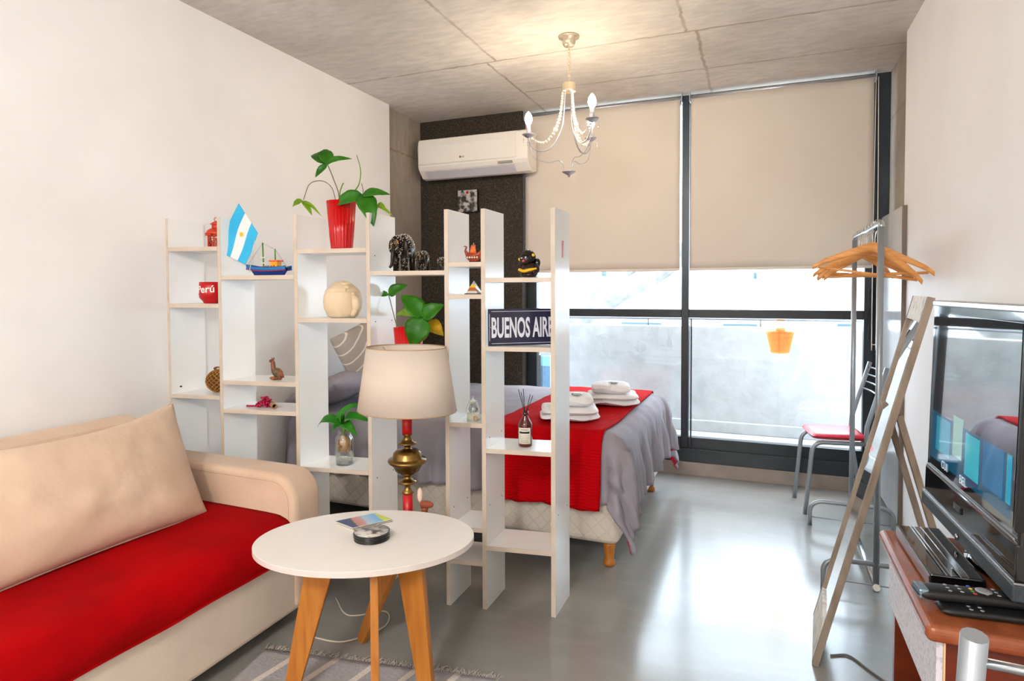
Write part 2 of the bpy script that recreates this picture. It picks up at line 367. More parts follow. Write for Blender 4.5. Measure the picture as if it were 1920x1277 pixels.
# window: frames and panes
Y0, Y1 = 4.495, 4.555
fr = MB()
for x0, x1 in ((-1.68, -1.60), (-.519, -.469), (.61, XR+.04)): fr.box((x0, Y0, .09), (x1, Y1, H))
for x0, x1 in ((-1.60, -.519), (-.469, .61)):
    fr.box((x0, Y0, .10), (x1, Y1, .262)); fr.box((x0, Y0, 1.105), (x1, Y1, 1.163)); fr.box((x0, Y0, 2.60), (x1, Y1, H))
fr.box((-1.68, Y0-.018, .09), (XR+.04, Y0, .185)); fr.box((-.455, Y0-.012, .19), (-.445, Y0, 1.10))
win = struct('window_1', fr, M_black, bevel=.004)
for i, (x0, x1) in enumerate(((-1.60, -.519), (-.469, .61))):
    for z0, z1 in ((.262, 1.105), (1.163, 2.60)):
        MB().box((x0, 4.523, z0), (x1, 4.529, z1)).build('pane', M_glass, win)
h = MB().box((.633, Y0-.016, .98), (.652, Y0, 1.30)).box((.66, Y0-.006, .6), (.668, Y0, 2.4)); h.build('window_handle', M_matblack, win, bevel=.003)
# roller blinds
def blind(x0, x1, label):
    t_ = thing('roller_blind', ((x0+x1)/2, 4.43, 2.62), label, 'blind', 'roller blinds on the balcony window')
    def f(u, v): x = x0+(x1-x0)*u; return V((x, 4.428+.004*sin(u*5+v*2)+.002*sin(u*17), 1.445+(2.612-1.445)*v))
    MB().grid(f, 30, 20).build('cloth', M_blind, t_, solid=.0012)
    MB().tube([(x0-.004, 4.436, 2.615), (x1+.004, 4.436, 2.615)], .012, 12).build('roller_tube', M_silver, t_)
    MB().box((x0, 4.42, 1.432), (x1, 4.437, 1.45)).build('hem_bar', mat('blind_hem', (226, 216, 206), .6), t_, bevel=.004)
    for x in (x0-.010, x1+.006): MB().box((x, 4.41, 2.585), (x+.005, 4.47, 2.648)).build('bracket', M_silver, t_, bevel=.001)
    return t_
blind(-1.664, -.524, 'beige roller blind left of the black mullion, behind the chandelier')
br_ = blind(-.455, .640, 'beige roller blind right of the black mullion, above the coat hangers')
def cord(x, y, z0, z1, par):
    pts = [(x-.008, y, z1), (x-.012, y, (z0+z1)/2), (x-.012, y, z0+.03)]+[(x+.012*sin(a), y, z0+.012-.012*cos(a)) for a in [(-60+i*24)*pi/180 for i in range(6)]]+[(x+.012, y, z0+.03), (x+.012, y, (z0+z1)/2), (x+.005, y, z1)]
    return MB().tube(spline(pts, 3), .0022, 6).build('pull_cord', M_white, par)
cord(.652, 4.40, .955, 2.60, br_)

# ------------------------------------------------------------------ balcony and beyond
struct('trim_2', MB().box((-4, 4.66, -.1), (3, 5.80, .03)), M_parapet)
pr = MB().box((-4, 5.80, -.1), (3, 5.96, .97)).box((-4, 5.76, .03), (3, 5.80, .13)); struct('wall_parapet', pr, M_parapet, bevel=.006)
M_rail = mat('rail_paint', (84, 88, 92), .4)
rl = thing('balcony_railing', (0, 5.88, .97), 'thin pale metal handrail on short posts along the parapet top', 'railing')
MB().tube([(-4, 5.88, 1.035), (3, 5.88, 1.035)], .010, 8).build('handrail', M_rail, rl)
for x in (-3.2, -2.1, -.98, .0, 1.2, 2.4): MB().tube([(x, 5.88, .97), (x, 5.88, 1.03)], .007, 8).build('post', M_rail, rl)
M_bark = mat('pale_bark', (120, 119, 112), .9, c2=(84, 85, 82), scale=5, bump=.6, bscale=8)
tr = thing('tree', (-1.9, 8.0, -3), 'pale-barked tree whose trunk slants up to the right beyond the parapet', 'tree')
MB().tube(spline([V((-2.8, 8, -3)), at(1000, 690, 8), at(1095, 590, 8), at(1160, 545, 8.05), at(1240, 505, 8.1), at(1330, 430, 8.2), at(1420, 330, 8.3)], 6), [.26-.0052*i for i in range(37)], 14).build('trunk', M_bark, tr)
MB().tube(spline([at(1165, 543, 8.05), at(1195, 480, 8.0), at(1200, 400, 7.9)], 5), [.08-.004*i for i in range(11)], 10).build('branch', M_bark, tr)
MB().tube(spline([at(1250, 500, 8.1), at(1310, 480, 8.3), at(1370, 470, 8.6)], 5), [.07-.004*i for i in range(11)], 10).build('branch', M_bark, tr)
M_facade = mat('white_facade', (242, 242, 240), .9)
M_bluewin = mat('blue_window', (30, 60, 90), .2)
bd = thing('apartment_building', (0, 16, -3), 'white building facade with pale blue windows far beyond the parapet', 'building')
MB().box((-9, 16, -3), (7, 18, 9)).build('wall', M_facade, bd)
for a, b in (((1165, 604), (1240, 613)), ((1355, 607), (1420, 613)), ((1128, 500), (1137, 518)), ((1413, 511), (1419, 523)), ((1570, 607), (1600, 613))):
    p, q = at(a[0], a[1], 15.95), at(b[0], b[1], 15.95); MB().box((p.x, 15.94, min(p.z, q.z)), (q.x, 16.02, max(p.z, q.z))).build('window', M_bluewin, bd)
tag(MB().box((-12, 5.96, -3.2), (12, 19, -3)).build('street', M_parapet), kind='structure')
# pale blue folding chair at the left end of the balcony
bc = thing('folded_deck_chair', (-1.75, 5.3, .03), 'pale blue striped folded deck chair on the balcony left of the bed', 'chair')
p, q = at(1015, 665, 5.3), at(1033, 742, 5.3)
f_ = MB().box((p.x-.02, 5.28, .03), (p.x, 5.32, p.z)).box((q.x, 5.28, .03), (q.x+.02, 5.32, p.z)); f_.build('frame', M_chrome, bc, bevel=.003)
MB().box((p.x, 5.29, p.z-.10), (q.x, 5.305, p.z-.01)).build('head_band', mat('aqua_cloth', (150, 214, 220), .8), bc)
s_ = MB()
for i in range(4):
    x = p.x+(q.x-p.x)*(i+.15)/4; s_.box((x, 5.29, .1), (x+(q.x-p.x)*.17, 5.305, p.z-.10))
s_.build('stripes', mat('steel_blue_cloth', (110, 150, 185), .8), bc)
# orange planter hooked over the middle rail, outside the glass
pc = V((.125, 4.655, .86))
pt = thing('hanging_planter', pc, 'translucent orange plastic planter hooked on the outside of the window rail', 'planter')
MB().lathe([(.055, 0), (.060, .004), (.085, .125), (.090, .13), (.093, .150), (.088, .150), (.084, .13), (.056, .008), (0, .008)], pc, 32).build('pot', M_orange, pt)
MB().lathe([(.082, .138), (.086, .145), (.03, .16), (.025, .165), (0, .165)], pc, 28, caps=False).build('lid', M_orange, pt)
MB().box((pc.x-.028, 4.563, 1.02), (pc.x+.028, 4.572, 1.10)).box((pc.x-.028, 4.565, 1.018), (pc.x+.028, 4.66, 1.026)).build('hook_strap', M_orange, pt, bevel=.003)

# ------------------------------------------------------------------ split air conditioner
ac = thing('air_conditioner', (-2.0, 4.40, 2.16), 'white wall-mounted split air conditioner on the dark wall under the ceiling', 'air conditioner')
X0, X1 = -2.463, -1.56
prof = [(4.398, 2.185), (4.32, 2.165), (4.27, 2.172), (4.215, 2.225), (4.20, 2.25), (4.196, 2.40), (4.205, 2.45), (4.23, 2.462), (4.398, 2.462)]
MB().prism([(X0, y, z) for y, z in prof], (X1-X0, 0, 0)).build('body', M_white, ac, bevel=.008, seg=3)
MB().prism([(X0+.012, y, z) for y, z in ((4.197, 2.262), (4.190, 2.266), (4.187, 2.40), (4.196, 2.452), (4.215, 2.455), (4.215, 2.262))], (X1-X0-.10, 0, 0)).build('front_panel', M_white, ac, bevel=.003)
MB().prism([(X0+.06, y, z) for y, z in ((4.214, 2.218), (4.208, 2.212), (4.266, 2.163), (4.272, 2.168))], (X1-X0-.17, 0, 0)).build('louver', M_acgrey, ac, bevel=.002)
MB().box((-1.79, 4.190, 2.228), (-1.68, 4.214, 2.243)).build('display', mat('display_grey', (160, 158, 154), .3), ac, bevel=.002)
lg = mat('logo_grey', (110, 108, 108), .4)
MB().lathe([(0, 0), (.008, 0), (.008, .002), (0, .002)], (-2.093, 4.189, 2.300), 20, axis=(0, -1, 0)).build('logo_disc', lg, ac)
text('logo_letters', 'LG', .017, frame((-2.081, 4.187, 2.294), (1, 0, 0), (0, 0, 1)), lg, ac, bold=.0004)

# wall picture
pa, pb = at(858, 357, 4.37), at(895, 397, 4.37)
pic = thing('wall_picture', (pa.x, 4.4, pb.z), 'small grey-toned square canvas with a red spot on the dark wall', 'picture')
MB().box((pa.x, 4.372, pb.z), (pb.x, 4.399, pa.z)).build('canvas', M_matblack, pic, bevel=.002)
M_art = mat('abstract_print', (190, 184, 178), .6, c2=(48, 46, 46), scale=26, detail=3, mixlo=.42, mixhi=.58)
MB().box((pa.x+.003, 4.369, pb.z+.003), (pb.x-.003, 4.3725, pa.z-.003)).build('print', M_art, pic)
MB().lathe([(0, 0), (.011, 0), (.011, .001), (0, .001)], ((pa.x*.5+pb.x*.5), 4.3688, pa.z-.022), 12, axis=(0, -1, 0)).build('red_spot', M_redpaint, pic)

# tall pale board against the right wall end
bo = thing('tall_board', (.69, 4.07, 0), 'tall glossy grey board leaning on the concrete corner by the window', 'board')
MB().box((.682, 3.775, .05), (.698, 4.37, 1.735)).build('panel', mat('glossy_board', (196, 198, 198), .12, c2=(180, 184, 186), scale=3, stretch=(1, 1, .3)), bo)
MB().box((.680, 3.755, .05), (.699, 3.775, 1.735)).build('edge', mat('dark_edge', (118, 104, 92), .5), bo)

# ------------------------------------------------------------------ bookcase room divider
def fl(x): return 2.311+.154*(x+.763)      # front line of the divider
PX = [-2.511, -2.24, -1.865, -1.529, -1.188, -1.035, -.755]
bk = thing('bookcase', (-1.6, 2.2, 0), 'tall white open bookcase with staggered shelves dividing sofa and bed', 'bookcase')
TH = .009; DP = .195; HT = [1.632, 1.628, 1.630, 1.628, 1.630, 1.628, 1.622]
for x, hh in zip(PX, HT):
    y = fl(x); p = MB(); p.box((x-TH, y+.001, 0), (x+TH, y+DP, hh)); o = p.build('side_panel', M_mel, bk)
    MB().box((x-TH, y-.0005, 0), (x+TH, y+.001, hh)).build('edge_band', M_edge, o)
SH = {0: [1.492, 1.237, .824], 1: [1.362, .894, .766, .33], 2: [1.472, 1.175, .528, .25], 3: [1.374, .93, .285], 4: [1.406, 1.276, .753, .324, .185], 5: [1.342, 1.066, .652, .254]}
for k, zs in SH.items():
    xa, xb = PX[k]+TH, PX[k+1]-TH; ya, yb = fl(xa), fl(xb)
    for z in zs:
        q = MB(); dd = DP
        e = -.24 if (k == 3 and z == .285) else 0
        if e: q.prism([(xa, ya+.001, z-TH), (xa+.05, 1.945, z-TH), (xb-.05, 1.945, z-TH), (xb, yb+.001, z-TH), (xb, yb+dd, z-TH), (xa, ya+dd, z-TH)], (0, 0, 2*TH))
        else: q.prism([(xa, ya+.001, z-TH), (xb, yb+.001, z-TH), (xb, yb+dd, z-TH), (xa, ya+dd, z-TH)], (0, 0, 2*TH))
        o = q.build('shelf', M_mel, bk)
        if not e: MB().prism([(xa, ya-.0005, z-TH), (xb, yb-.0005, z-TH), (xb, yb+.001, z-TH), (xa, ya+.001, z-TH)], (0, 0, 2*TH)).build('edge_band', M_edge, o)
M_hole = mat('screw_hole', (70, 66, 62), .6)
for k, z in ((3, 1.45), (3, 1.17), (3, .50), (4, .40), (5, .70), (5, .42), (6, .40)):
    x = PX[k]+TH; s_ = MB()
    for dy in (.035, .16): s_.lathe([(0, 0), (.003, 0), (.003, .0006), (0, .0006)], (x, fl(x)+dy, z), 10, axis=(1, 0, 0))
    s_.build('screw_hole', M_hole, bk)
MB().lathe([(0, 0), (.004, 0), (.004, .006), (0, .006)], (PX[0]+TH, fl(PX[0])+.05, .86), 12, axis=(1, 0, 0)).build('screw', M_matblack, bk)
MB().box((PX[6]+TH, 2.40, 1.43), (PX[6]+TH+.0006, 2.425, 1.50)).build('sticker', mat('faded_sticker', (226, 190, 192), .6, c2=(205, 120, 125), scale=30), bk)
def shelf_top(k, z): return z+TH

# ------------------------------------------------------------------ ornaments on the bookcase
def rib(n, a=.04): return lambda th, z: 1+a*cos(n*th)
# small red metal lantern
M_rl = mat('orange_red_enamel', (206, 66, 34), .4, c2=(188, 52, 26), scale=20)
def lantern():
    z0 = 1.501; c_ = V((-2.327, 2.15, z0)); t_ = thing('lantern', c_, 'small orange-red pierced metal lantern on the top left shelf', 'lantern')
    b = MB(); b.lathe([(.036, 0), (.036, .006), (0, .006)], c_, 6)
    for k in range(6):
        a0, a1 = k*pi/3, (k+1)*pi/3; A = c_+V((cos(a0), sin(a0), 0))*.034; B = c_+V((cos(a1), sin(a1), 0))*.034
        b.tube([A, A+V((0, 0, .062))], .003, 6)
        for r_ in range(4):
            for q in range(3):
                if random.random() < .3: continue
                p = A.lerp(B, (q+.5+.25*(r_ % 2))/3.2)+V((0, 0, .012+.014*r_)); nrm = ((A+B)/2-c_); nrm.z = 0; nrm.normalize()
                b.lathe([(.0035, 0), (.0065, 0), (.0065, .0015), (.0035, .0015)], p, 8, axis=nrm, caps=False)
        b.box(tuple(A.lerp(B, .5)-V((.012, .012, 0)))[:2]+(z0+.055,), tuple(A.lerp(B, .5)+V((.012, .012, 0)))[:2]+(z0+.064,))
    b.build('body', M_rl, t_)
    MB().lathe([(.046, .062), (.047, .064), (.034, .082), (.020, .090), (.018, .092), (.018, .106), (.026, .108), (.012, .118), (.004, .122), (0, .122)], c_, 24).build('roof', M_rl, t_)
    rg = MB(); rg.tube([c_+V((.009*cos(a), 0, .131+.009*sin(a))) for a in [i*pi/8 for i in range(17)]], .0015, 6); rg.build('ring', M_rl, t_)
    MB().lathe([(.012, .006), (.012, .03), (0, .03)], c_, 12).build('candle', M_white, t_)
lantern()
# red mug with white script
def mug():
    z0 = 1.246; c_ = V((-2.335, 2.125, z0)); t_ = thing('mug', c_, 'rounded red mug with white script lettering on second shelf left', 'mug')
    MB().lathe([(.030, 0), (.034, .004), (.036, .010), (.050, .026), (.053, .045), (.052, .075), (.050, .098), (.047, .098), (.049, .075), (.049, .045), (.034, .016), (0, .012)], c_, 40).build('body', M_redpaint, t_)
    # lettering wrapped on the side that faces the viewer
    v_ = (CAM-c_); base = atan2(v_.y, v_.x)
    me_o = text('lettering', 'Per\u00fa', .046, Matrix.Identity(4), M_white, t_, bold=.0008, align='CENTER')
    for vt in me_o.data.vertices:
        a = base-.55+vt.co.x/.053; zz = .050+vt.co.y+.25*vt.co.x*.2; r = .0535+vt.co.z
        vt.co = c_+V((cos(a)*r, sin(a)*r, zz))
    hd = base+2.2
    MB().tube(spline([c_+V((cos(hd)*r, sin(hd)*r, z)) for r, z in ((.048, .08), (.075, .078), (.078, .045), (.050, .035))], 6), .005, 8).build('handle', M_redpaint, t_)
mug()
# wicker ball
def wicker():
    z0 = .833; c_ = V((-2.345, 2.165, z0+.052)); t_ = thing('wicker_basket', (c_.x, c_.y, z0), 'small round woven wicker ball basket on left third shelf', 'basket')
    Mw = mat('wicker', (176, 122, 52), .7, c2=(140, 90, 34), scale=60, bump=.4, bscale=120)
    MB().ell(c_, (.050, .050, .046), 24, 16).build('core', mat('wicker_dark', (96, 60, 26), .9), t_)
    b = MB()
    for s_ in (1, -1):
        for k in range(14):
            pts = []
            for i in range(25):
                th = .18+i/24*(pi-.36); a = 2*pi*k/14+s_*th*1.1; pts.append(c_+V((.0535*sin(th)*cos(a), .0535*sin(th)*sin(a), .0515*cos(th))))
            b.tube(pts, .0024, 5)
    b.build('weave', Mw, t_)
    MB().tube(spline([c_+V((.022*cos(a), .008*sin(a*2), .052+.012*abs(sin(a)))) for a in [i*pi/5 for i in range(11)]], 3), .003, 6).build('loop_handle', mat('copper_wire', (160, 96, 60), .4, .5), t_)
wicker()
# toy boat
def boat():
    z0 = 1.371; c_ = V((-2.075, 2.20, z0)); t_ = thing('toy_boat', c_, 'blue wooden toy fishing boat with orange cabin and green masts', 'toy boat')
    Mb = mat('boat_blue', (20, 70, 160), .45, c2=(14, 50, 130), scale=14); Mlb = mat('boat_light_blue', (22, 110, 175), .45); Mr = mat('boat_red', (170, 24, 50), .5)
    def sec(u):      # u 0 bow(left) .. 1 stern(right)
        x = -.115+.235*u; hw = .030*(sin(pi*min(1, u*.75+.06)))**.7; top = .052-.055*u+.045*u*u+.0*u; return x, hw, top
    hb = MB()
    def hull(u, v):  # v across: -1..1 keel profile
        x, hw, top = sec(u); s = (v-.5)*2; k = abs(s)**.6; kx = x*(1-.35*(1-k)*(1 if x < 0 else .55)); return c_+V((kx, s*hw, top*k+.0*(1-k)))
    hb.grid(hull, 24, 16); hb.build('hull', Mb, t_, solid=.003, off=1)
    tb = MB()
    for sgn in (-1, 1):
        tb.grid(lambda u, v: (lambda q: c_+V((q[0]*(1+.0*v), sgn*(q[1]+.0016)*(1-.10*(1-v)), q[2]*(.60+.42*v))))(sec(u)), 24, 3)
    tb.build('side_stripe', Mlb, t_, solid=.0015)
    rb = MB()
    for sgn in (-1, 1): rb.tube([c_+V((sec(i/24)[0], sgn*(sec(i/24)[1]*.96+.002), sec(i/24)[2]*.60)) for i in range(25)], .0022, 6)
    rb.build('red_band', Mr, t_)
    MB().grid(lambda u, v: (lambda q: c_+V((q[0], (v-.5)*2*q[1]*.93, q[2]*.86)))(sec(.04+u*.92)), 16, 4).build('deck', mat('deck_brown', (110, 90, 64), .8), t_, solid=.002)
    cl = MB()
    for i in range(46): cl.ell(c_+V((random.uniform(-.02, .085), random.uniform(-.018, .018), .037+random.uniform(0, .006))), .0045, 6, 4)
    o = cl.build('shell_cargo', mat('seashells', (150, 138, 104), .7, c2=(90, 84, 60), scale=80), t_)
    cab = MB().box(tuple(c_+V((.030, -.014, .034))), tuple(c_+V((.068, .014, .062)))); cab.build('cabin', mat('cabin_yellow', (232, 160, 30), .5), t_, bevel=.001)
    MB().box(tuple(c_+V((.024, -.019, .062))), tuple(c_+V((.076, .019, .069)))).build('cabin_roof', mat('roof_orange', (224, 96, 40), .5), t_, bevel=.001)
    Mg = mat('mast_green', (70, 140, 50), .5)
    MB().tube([c_+V((-.022, 0, .035)), c_+V((-.026, 0, .150))], .0032, 8).build('mast', Mg, t_)
    MB().tube([c_+V((.046, 0, .069)), c_+V((.045, 0, .120))], .0030, 8).build('mast', Mg, t_)
    w_ = MB()
    for z in (.055, .080):
        w_.box(tuple(c_+V((-.037, -.003, z))), tuple(c_+V((-.010, .003, z+.005))))
    w_.build('crossbar', M_white, t_)
    MB().tube([c_+V((-.112, 0, .055)), c_+V((-.026, 0, .148)), c_+V((.045, 0, .118)), c_+V((.11, 0, .04))], .0005, 5).build('rigging', M_matblack, t_)
    # flag
    fg = thing('flag', tuple(c_+V((-.14, -.01, 0))), 'sky blue and white flag with yellow sun leaning by the toy boat', 'flag')
    A = at(446, 381, 2.17); B = at(482, 437, 2.13); C_ = at(461, 497, 2.16); D = at(413, 474, 2.10)
    def fsurf(u, v):  # u along AB (top edge), v down to DC
        p = A.lerp(B, u).lerp(D.lerp(C_, u), v); n = V((.3, -1, .1)); return p+n*(.010*sin(v*5+u*3)*v)+V((-.012*sin(pi*v)*(1-u)+.005, 0, 0))
    Mc = mat('flag_sky', (40, 170, 220), .7, c2=(60, 185, 230), scale=9); Mwh = mat('flag_white', (238, 234, 232), .7)
    fb = MB()
    for i, (u0, u1) in enumerate(((0, .34), (.34, .67), (.67, 1))):
        fb.cur = 1 if i == 1 else 0; fb.grid(lambda u, v: fsurf(u0+(u1-u0)*u, v), 8, 24)
    fb.build('cloth', [Mc, Mwh], fg, solid=.0008)
    sn = MB(); sc_ = fsurf(.5, .40); n_ = (fsurf(.5, .45)-fsurf(.5, .35)).cross(fsurf(.55, .4)-fsurf(.45, .4)).normalized()
    if n_.dot(CAM-sc_) < 0: n_ = -n_
    sn.lathe([(0, 0), (.010, 0), (.010, .0008), (0, .0008)], sc_+n_*.0016, 32, axis=n_, rfn=lambda a, z: 1+.14*cos(16*a)); sn.build('sun_emblem', mat('sun_yellow', (240, 190, 30), .6), fg)
    MB().tube([C_+V((.012, .008, -.035)), C_.lerp(B, .5)+V((.004, .004, 0)), B+V((.0, .003, .004))], .0018, 6).build('stick', M_white, fg)
boat()
# kneeling llama figurine
M_clay = mat('brown_clay', (150, 84, 44), .4, c2=(96, 52, 28), scale=40)
def llama():
    z0 = .903; c_ = V((-2.02, 2.185, z0)); t_ = thing('llama_figurine', c_, 'small brown kneeling llama figurine facing left on a shelf', 'figurine')
    b = MB(); b.ell(c_+V((.004, 0, .034)), (.026, .016, .020)); b.ell(c_+V((.020, 0, .024)), (.015, .015, .024)); b.ell(c_+V((-.006, -.010, .008)), (.024, .007, .008)); b.ell(c_+V((-.006, .010, .008)), (.024, .007, .008))
    b.tube(spline([c_+V((-.010, 0, .034)), c_+V((-.017, 0, .056)), c_+V((-.018, 0, .076)), c_+V((-.020, 0, .084))], 5), [.013-.0004*i for i in range(16)], 10)
    b.ell(c_+V((-.027, 0, .083)), (.013, .008, .008)); b.tube([c_+V((.032, 0, .034)), c_+V((.037, 0, .010))], [.005, .006], 8); b.build('body', M_clay, t_)
    e = MB(); [e.tube([c_+V((-.018, s*.005, .088)), c_+V((-.017, s*.006, .101))], [.0035, .001], 6) for s in (-1, 1)]; e.build('ear', M_clay, t_)
    MB().ell(c_+V((.006, 0, .034)), (.019, .0185, .020), 14, 8).build('blanket', mat('green_gold', (110, 108, 60), .5, c2=(60, 66, 40), scale=90), t_)
llama()
# crimson beads and cork tube
def beads():
    z0 = .775; c_ = V((at(497, 765, 2.19).x, 2.19, z0)); t_ = thing('bead_necklace', c_, 'heap of crimson beads lying on the shelf above the sofa arm', 'necklace')
    b = MB()
    for i in range(130):
        a = random.uniform(0, 2*pi); r = .042*random.random()**.6; z = .005+random.uniform(0, 1)*.046*(1-(r/.044)**2); b.ell(c_+V((r*cos(a), r*.8*sin(a), z)), .0048, 8, 6)
    for i in range(8): b.ell(c_+V((-.03-.006*i, -.02-.002*i, .005)), .0048, 8, 6)
    b.build('beads', mat('crimson_bead', (170, 14, 60), .25), t_)
    t2 = thing('cane_tube', (-2.02, 2.18, z0), 'short hollow tan cane tube lying beside the crimson beads', 'tube')
    ax = V((.06, -.045, .0)).normalized(); t0 = V((at(509, 760, 2.205).x, 2.205, z0+.0122))
    MB().lathe([(.0085, 0), (.0120, 0), (.0120, .075), (.0092, .075), (.0092, .002)], t0, 20, axis=ax, caps=False).build('body', mat('cane', (176, 138, 96), .6, c2=(150, 112, 74), scale=30), t2)
    MB().lathe([(0, 0), (.0086, 0), (.0086, .0015), (0, .0015)], t0+ax*.05, 16, axis=ax).build('inside', M_matblack, t2)
beads()
# leaves
def leaf(b, base, tip, wid, nrm, curl=.12, fold=.25, shape=1.0, n=10):
    base, tip = V(base), V(tip); ax = tip-base; L_ = ax.length; ax.normalize(); nn = V(nrm); nn = (nn-ax*nn.dot(ax)).normalized(); sd = ax.cross(nn)
    def f(u, v):
        s = (v-.5)*2; wd = wid*.5*(sin(pi*min(1, u**.75*.98+.02)))**.8*(1-.25*u*shape)
        return base+ax*(L_*u)+sd*(s*wd)+nn*(curl*L_*sin(pi*u)*1.0-curl*L_*u*u*.8+fold*abs(s)*wd+.02*wid*sin(u*22)*abs(s))
    b.grid(f, n, 6)
def to_cam(p): return (CAM-V(p)).normalized()
def tri_leaf(par, j, tips, wids, m, name='leaf', up=None):
    b = MB()
    for tp, wd in zip(tips, wids): leaf(b, j, tp, wd*1.4, (to_cam(j)+V((0, 0, .6))) if up is None else up)
    return b.build(name, m, par, solid=.0007)
def vase(c_, label, h_=.212, rt=.062, rb=.046):
    t_ = thing('red_vase', c_, label, 'vase')
    MB().lathe([(rb*.88, 0), (rb, .004), (rb, .010), (rb+(rt-rb)*.3, h_*.28), (rt, h_), (rt-.0025, h_), (rb+(rt-rb)*.3-.003, h_*.28), (rb-.003, .012), (0, .010)], c_, 96, rfn=lambda a, z: 1+.028*cos(24*a)).build('body', M_redplastic, t_)
    return t_
Yv = 2.262
c1 = V(((at(641, 468, Yv)).x, Yv, 1.4815))
v1 = vase(c1, 'tall ribbed red plastic vase holding a leafy vine on top of the bookcase')
p1 = thing('vine_plant', c1+V((0, 0, .02)), 'green vine cutting with three-lobed leaves in the top red vase', 'plant')
def st(pts, r=.0022, m=M_stem, par=None, Y=Yv, name='stem'):
    P_ = [at(a, b, (Y+dy)) for a, b, dy in pts]; MB().tube(spline(P_, 6), r, 7).build(name, m, par); return P_
cz = c1.z+.05
def stem_from(c_, pts, r, m, par, Y=Yv):
    P_ = [V((c_.x+random.uniform(-.01, .01), c_.y+random.uniform(-.01, .01), cz if par is p1 else c_.z+.03))]+[at(a, b, Y+dy) for a, b, dy in pts]
    MB().tube(spline(P_, 6), r, 7).build('stem', m, par)
stem_from(c1, [(636, 372, 0), (625, 335, 0), (614, 308, .0)], .0022, M_stembrown, p1)
stem_from(c1, [(628, 370, 0), (618, 347, 0), (600, 339, -.01), (580, 346, -.02), (569, 375, -.03)], .0018, M_stembrown, p1)
stem_from(c1, [(637, 370, 0), (640, 352, 0), (644, 343, 0)], .0026, M_stem, p1)
stem_from(c1, [(655, 372, 0), (666, 357, 0), (674, 342, 0), (676, 318, 0), (669, 291, 0)], [.004-.00008*i for i in range(31)], M_stem, p1)
MB().tube([at(678, 344, Yv), at(681, 356, Yv), at(680, 366, Yv-.02)], .0015, 6).build('stem', M_stembrown, p1)
MB().tube(spline([at(680, 366, Yv), at(694, 372, Yv), at(706, 384, Yv)], 4), .0014, 6).build('stem', M_stembrown, p1)
j = at(613, 308, Yv); tri_leaf(p1, j, [at(583, 287, Yv+.03), at(657, 295, Yv-.01), at(590, 332, Yv-.02), at(610, 277, Yv+.04)], [.050, .026, .024, .05], M_green)
j = at(568, 377, Yv-.03); tri_leaf(p1, j, [at(546, 388, Yv-.02), at(585, 402, Yv-.05), at(602, 402, Yv-.04)], [.026, .022, .013], M_lime)
j = at(680, 366, Yv-.02); tri_leaf(p1, j, [at(624, 384, Yv-.06), at(701, 421, Yv-.06), at(730, 362, Yv-.01)], [.05, .068, .034], M_green)
j = at(707, 386, Yv); tri_leaf(p1, j, [at(699, 400, Yv), at(722, 387, Yv), at(736, 403, Yv)], [.018, .024, .014], M_lime)
# second vase, one shelf lower in the third bay
Yw = 2.30; c2 = V((at(768, 640, Yw).x-.005, Yw, .9395))
v2 = vase(c2, 'ribbed red plastic vase behind the lampshade in the third bay', h_=.205)
p2 = thing('vine_plant', c2+V((0, 0, .02)), 'green vine cutting with one yellow leaf in the lower red vase', 'plant')
stem_from(c2, [(744, 612, 0), (737, 585, 0), (729, 554, 0)], .0020, M_stembrown, p2, Yw)
stem_from(c2, [(775, 612, 0), (790, 600, 0), (793, 594, -.01)], .0026, M_stem, p2, Yw)
stem_from(c2, [(780, 614, .02), (800, 606, .03)], .0022, M_stem, p2, Yw)
j = at(729, 553, Yw); tri_leaf(p2, j, [at(688, 552, Yw-.03), at(763, 533, Yw+.02)], [.026, .042], M_green)
j = at(794, 596, Yw-.02); tri_leaf(p2, j, [at(752, 551, Yw-.03), at(770, 650, Yw-.05), at(831, 570, Yw-.0)], [.068, .088, .058], M_green)
tri_leaf(p2, at(795, 590, Yw+.03), [at(738, 588, Yw+.04), at(797, 577, Yw+.03)], [.04, .03], M_lime)
tri_leaf(p2, at(800, 606, Yw+.04), [at(832, 628, Yw+.04), at(790, 642, Yw+.04)], [.055, .04], M_yellowleaf)
# cream pot shaped like a curled animal
def pot():
    z0 = 1.184; Y = 2.26; c_ = V((at(643, 590, Y).x, Y, z0)); t_ = thing('ceramic_pot', c_, 'cream round ceramic pot with shell-like lid on middle shelf', 'pot')
    Mp = mat('cream_ceramic', (226, 204, 172), .5, c2=(216, 192, 158), scale=10, bump=.1, bscale=30)
    MB().lathe([(.050, 0), (.066, .008), (.080, .040), (.084, .070), (.080, .098), (.076, .108), (.078, .112), (.070, .114), (.0, .114)], c_, 40).build('body', Mp, t_)
    lid = MB().lathe([(.074, .112), (.075, .118), (.060, .132), (.040, .150), (.018, .160), (0, .162)], c_, 32, sq=(1, 1)); lid.ell(c_+V((.02, -.01, .145)), (.030, .026, .014)); lid.ell(c_+V((.045, -.03, .130)), (.016, .014, .012)); lid.build('lid', Mp, t_)
    hd = MB().tube(spline([c_+V((.068, -.02, .100)), c_+V((.088, -.03, .080)), c_+V((.092, -.03, .045)), c_+V((.066, -.02, .012))], 6), [.012]*6+[.018]*7+[.012]*6, 10); hd.ell(c_+V((.078, -.03, .104)), .009, 10, 8); hd.ell(c_+V((.050, -.05, .122)), .008, 10, 8); hd.build('handle', Mp, t_)
pot()
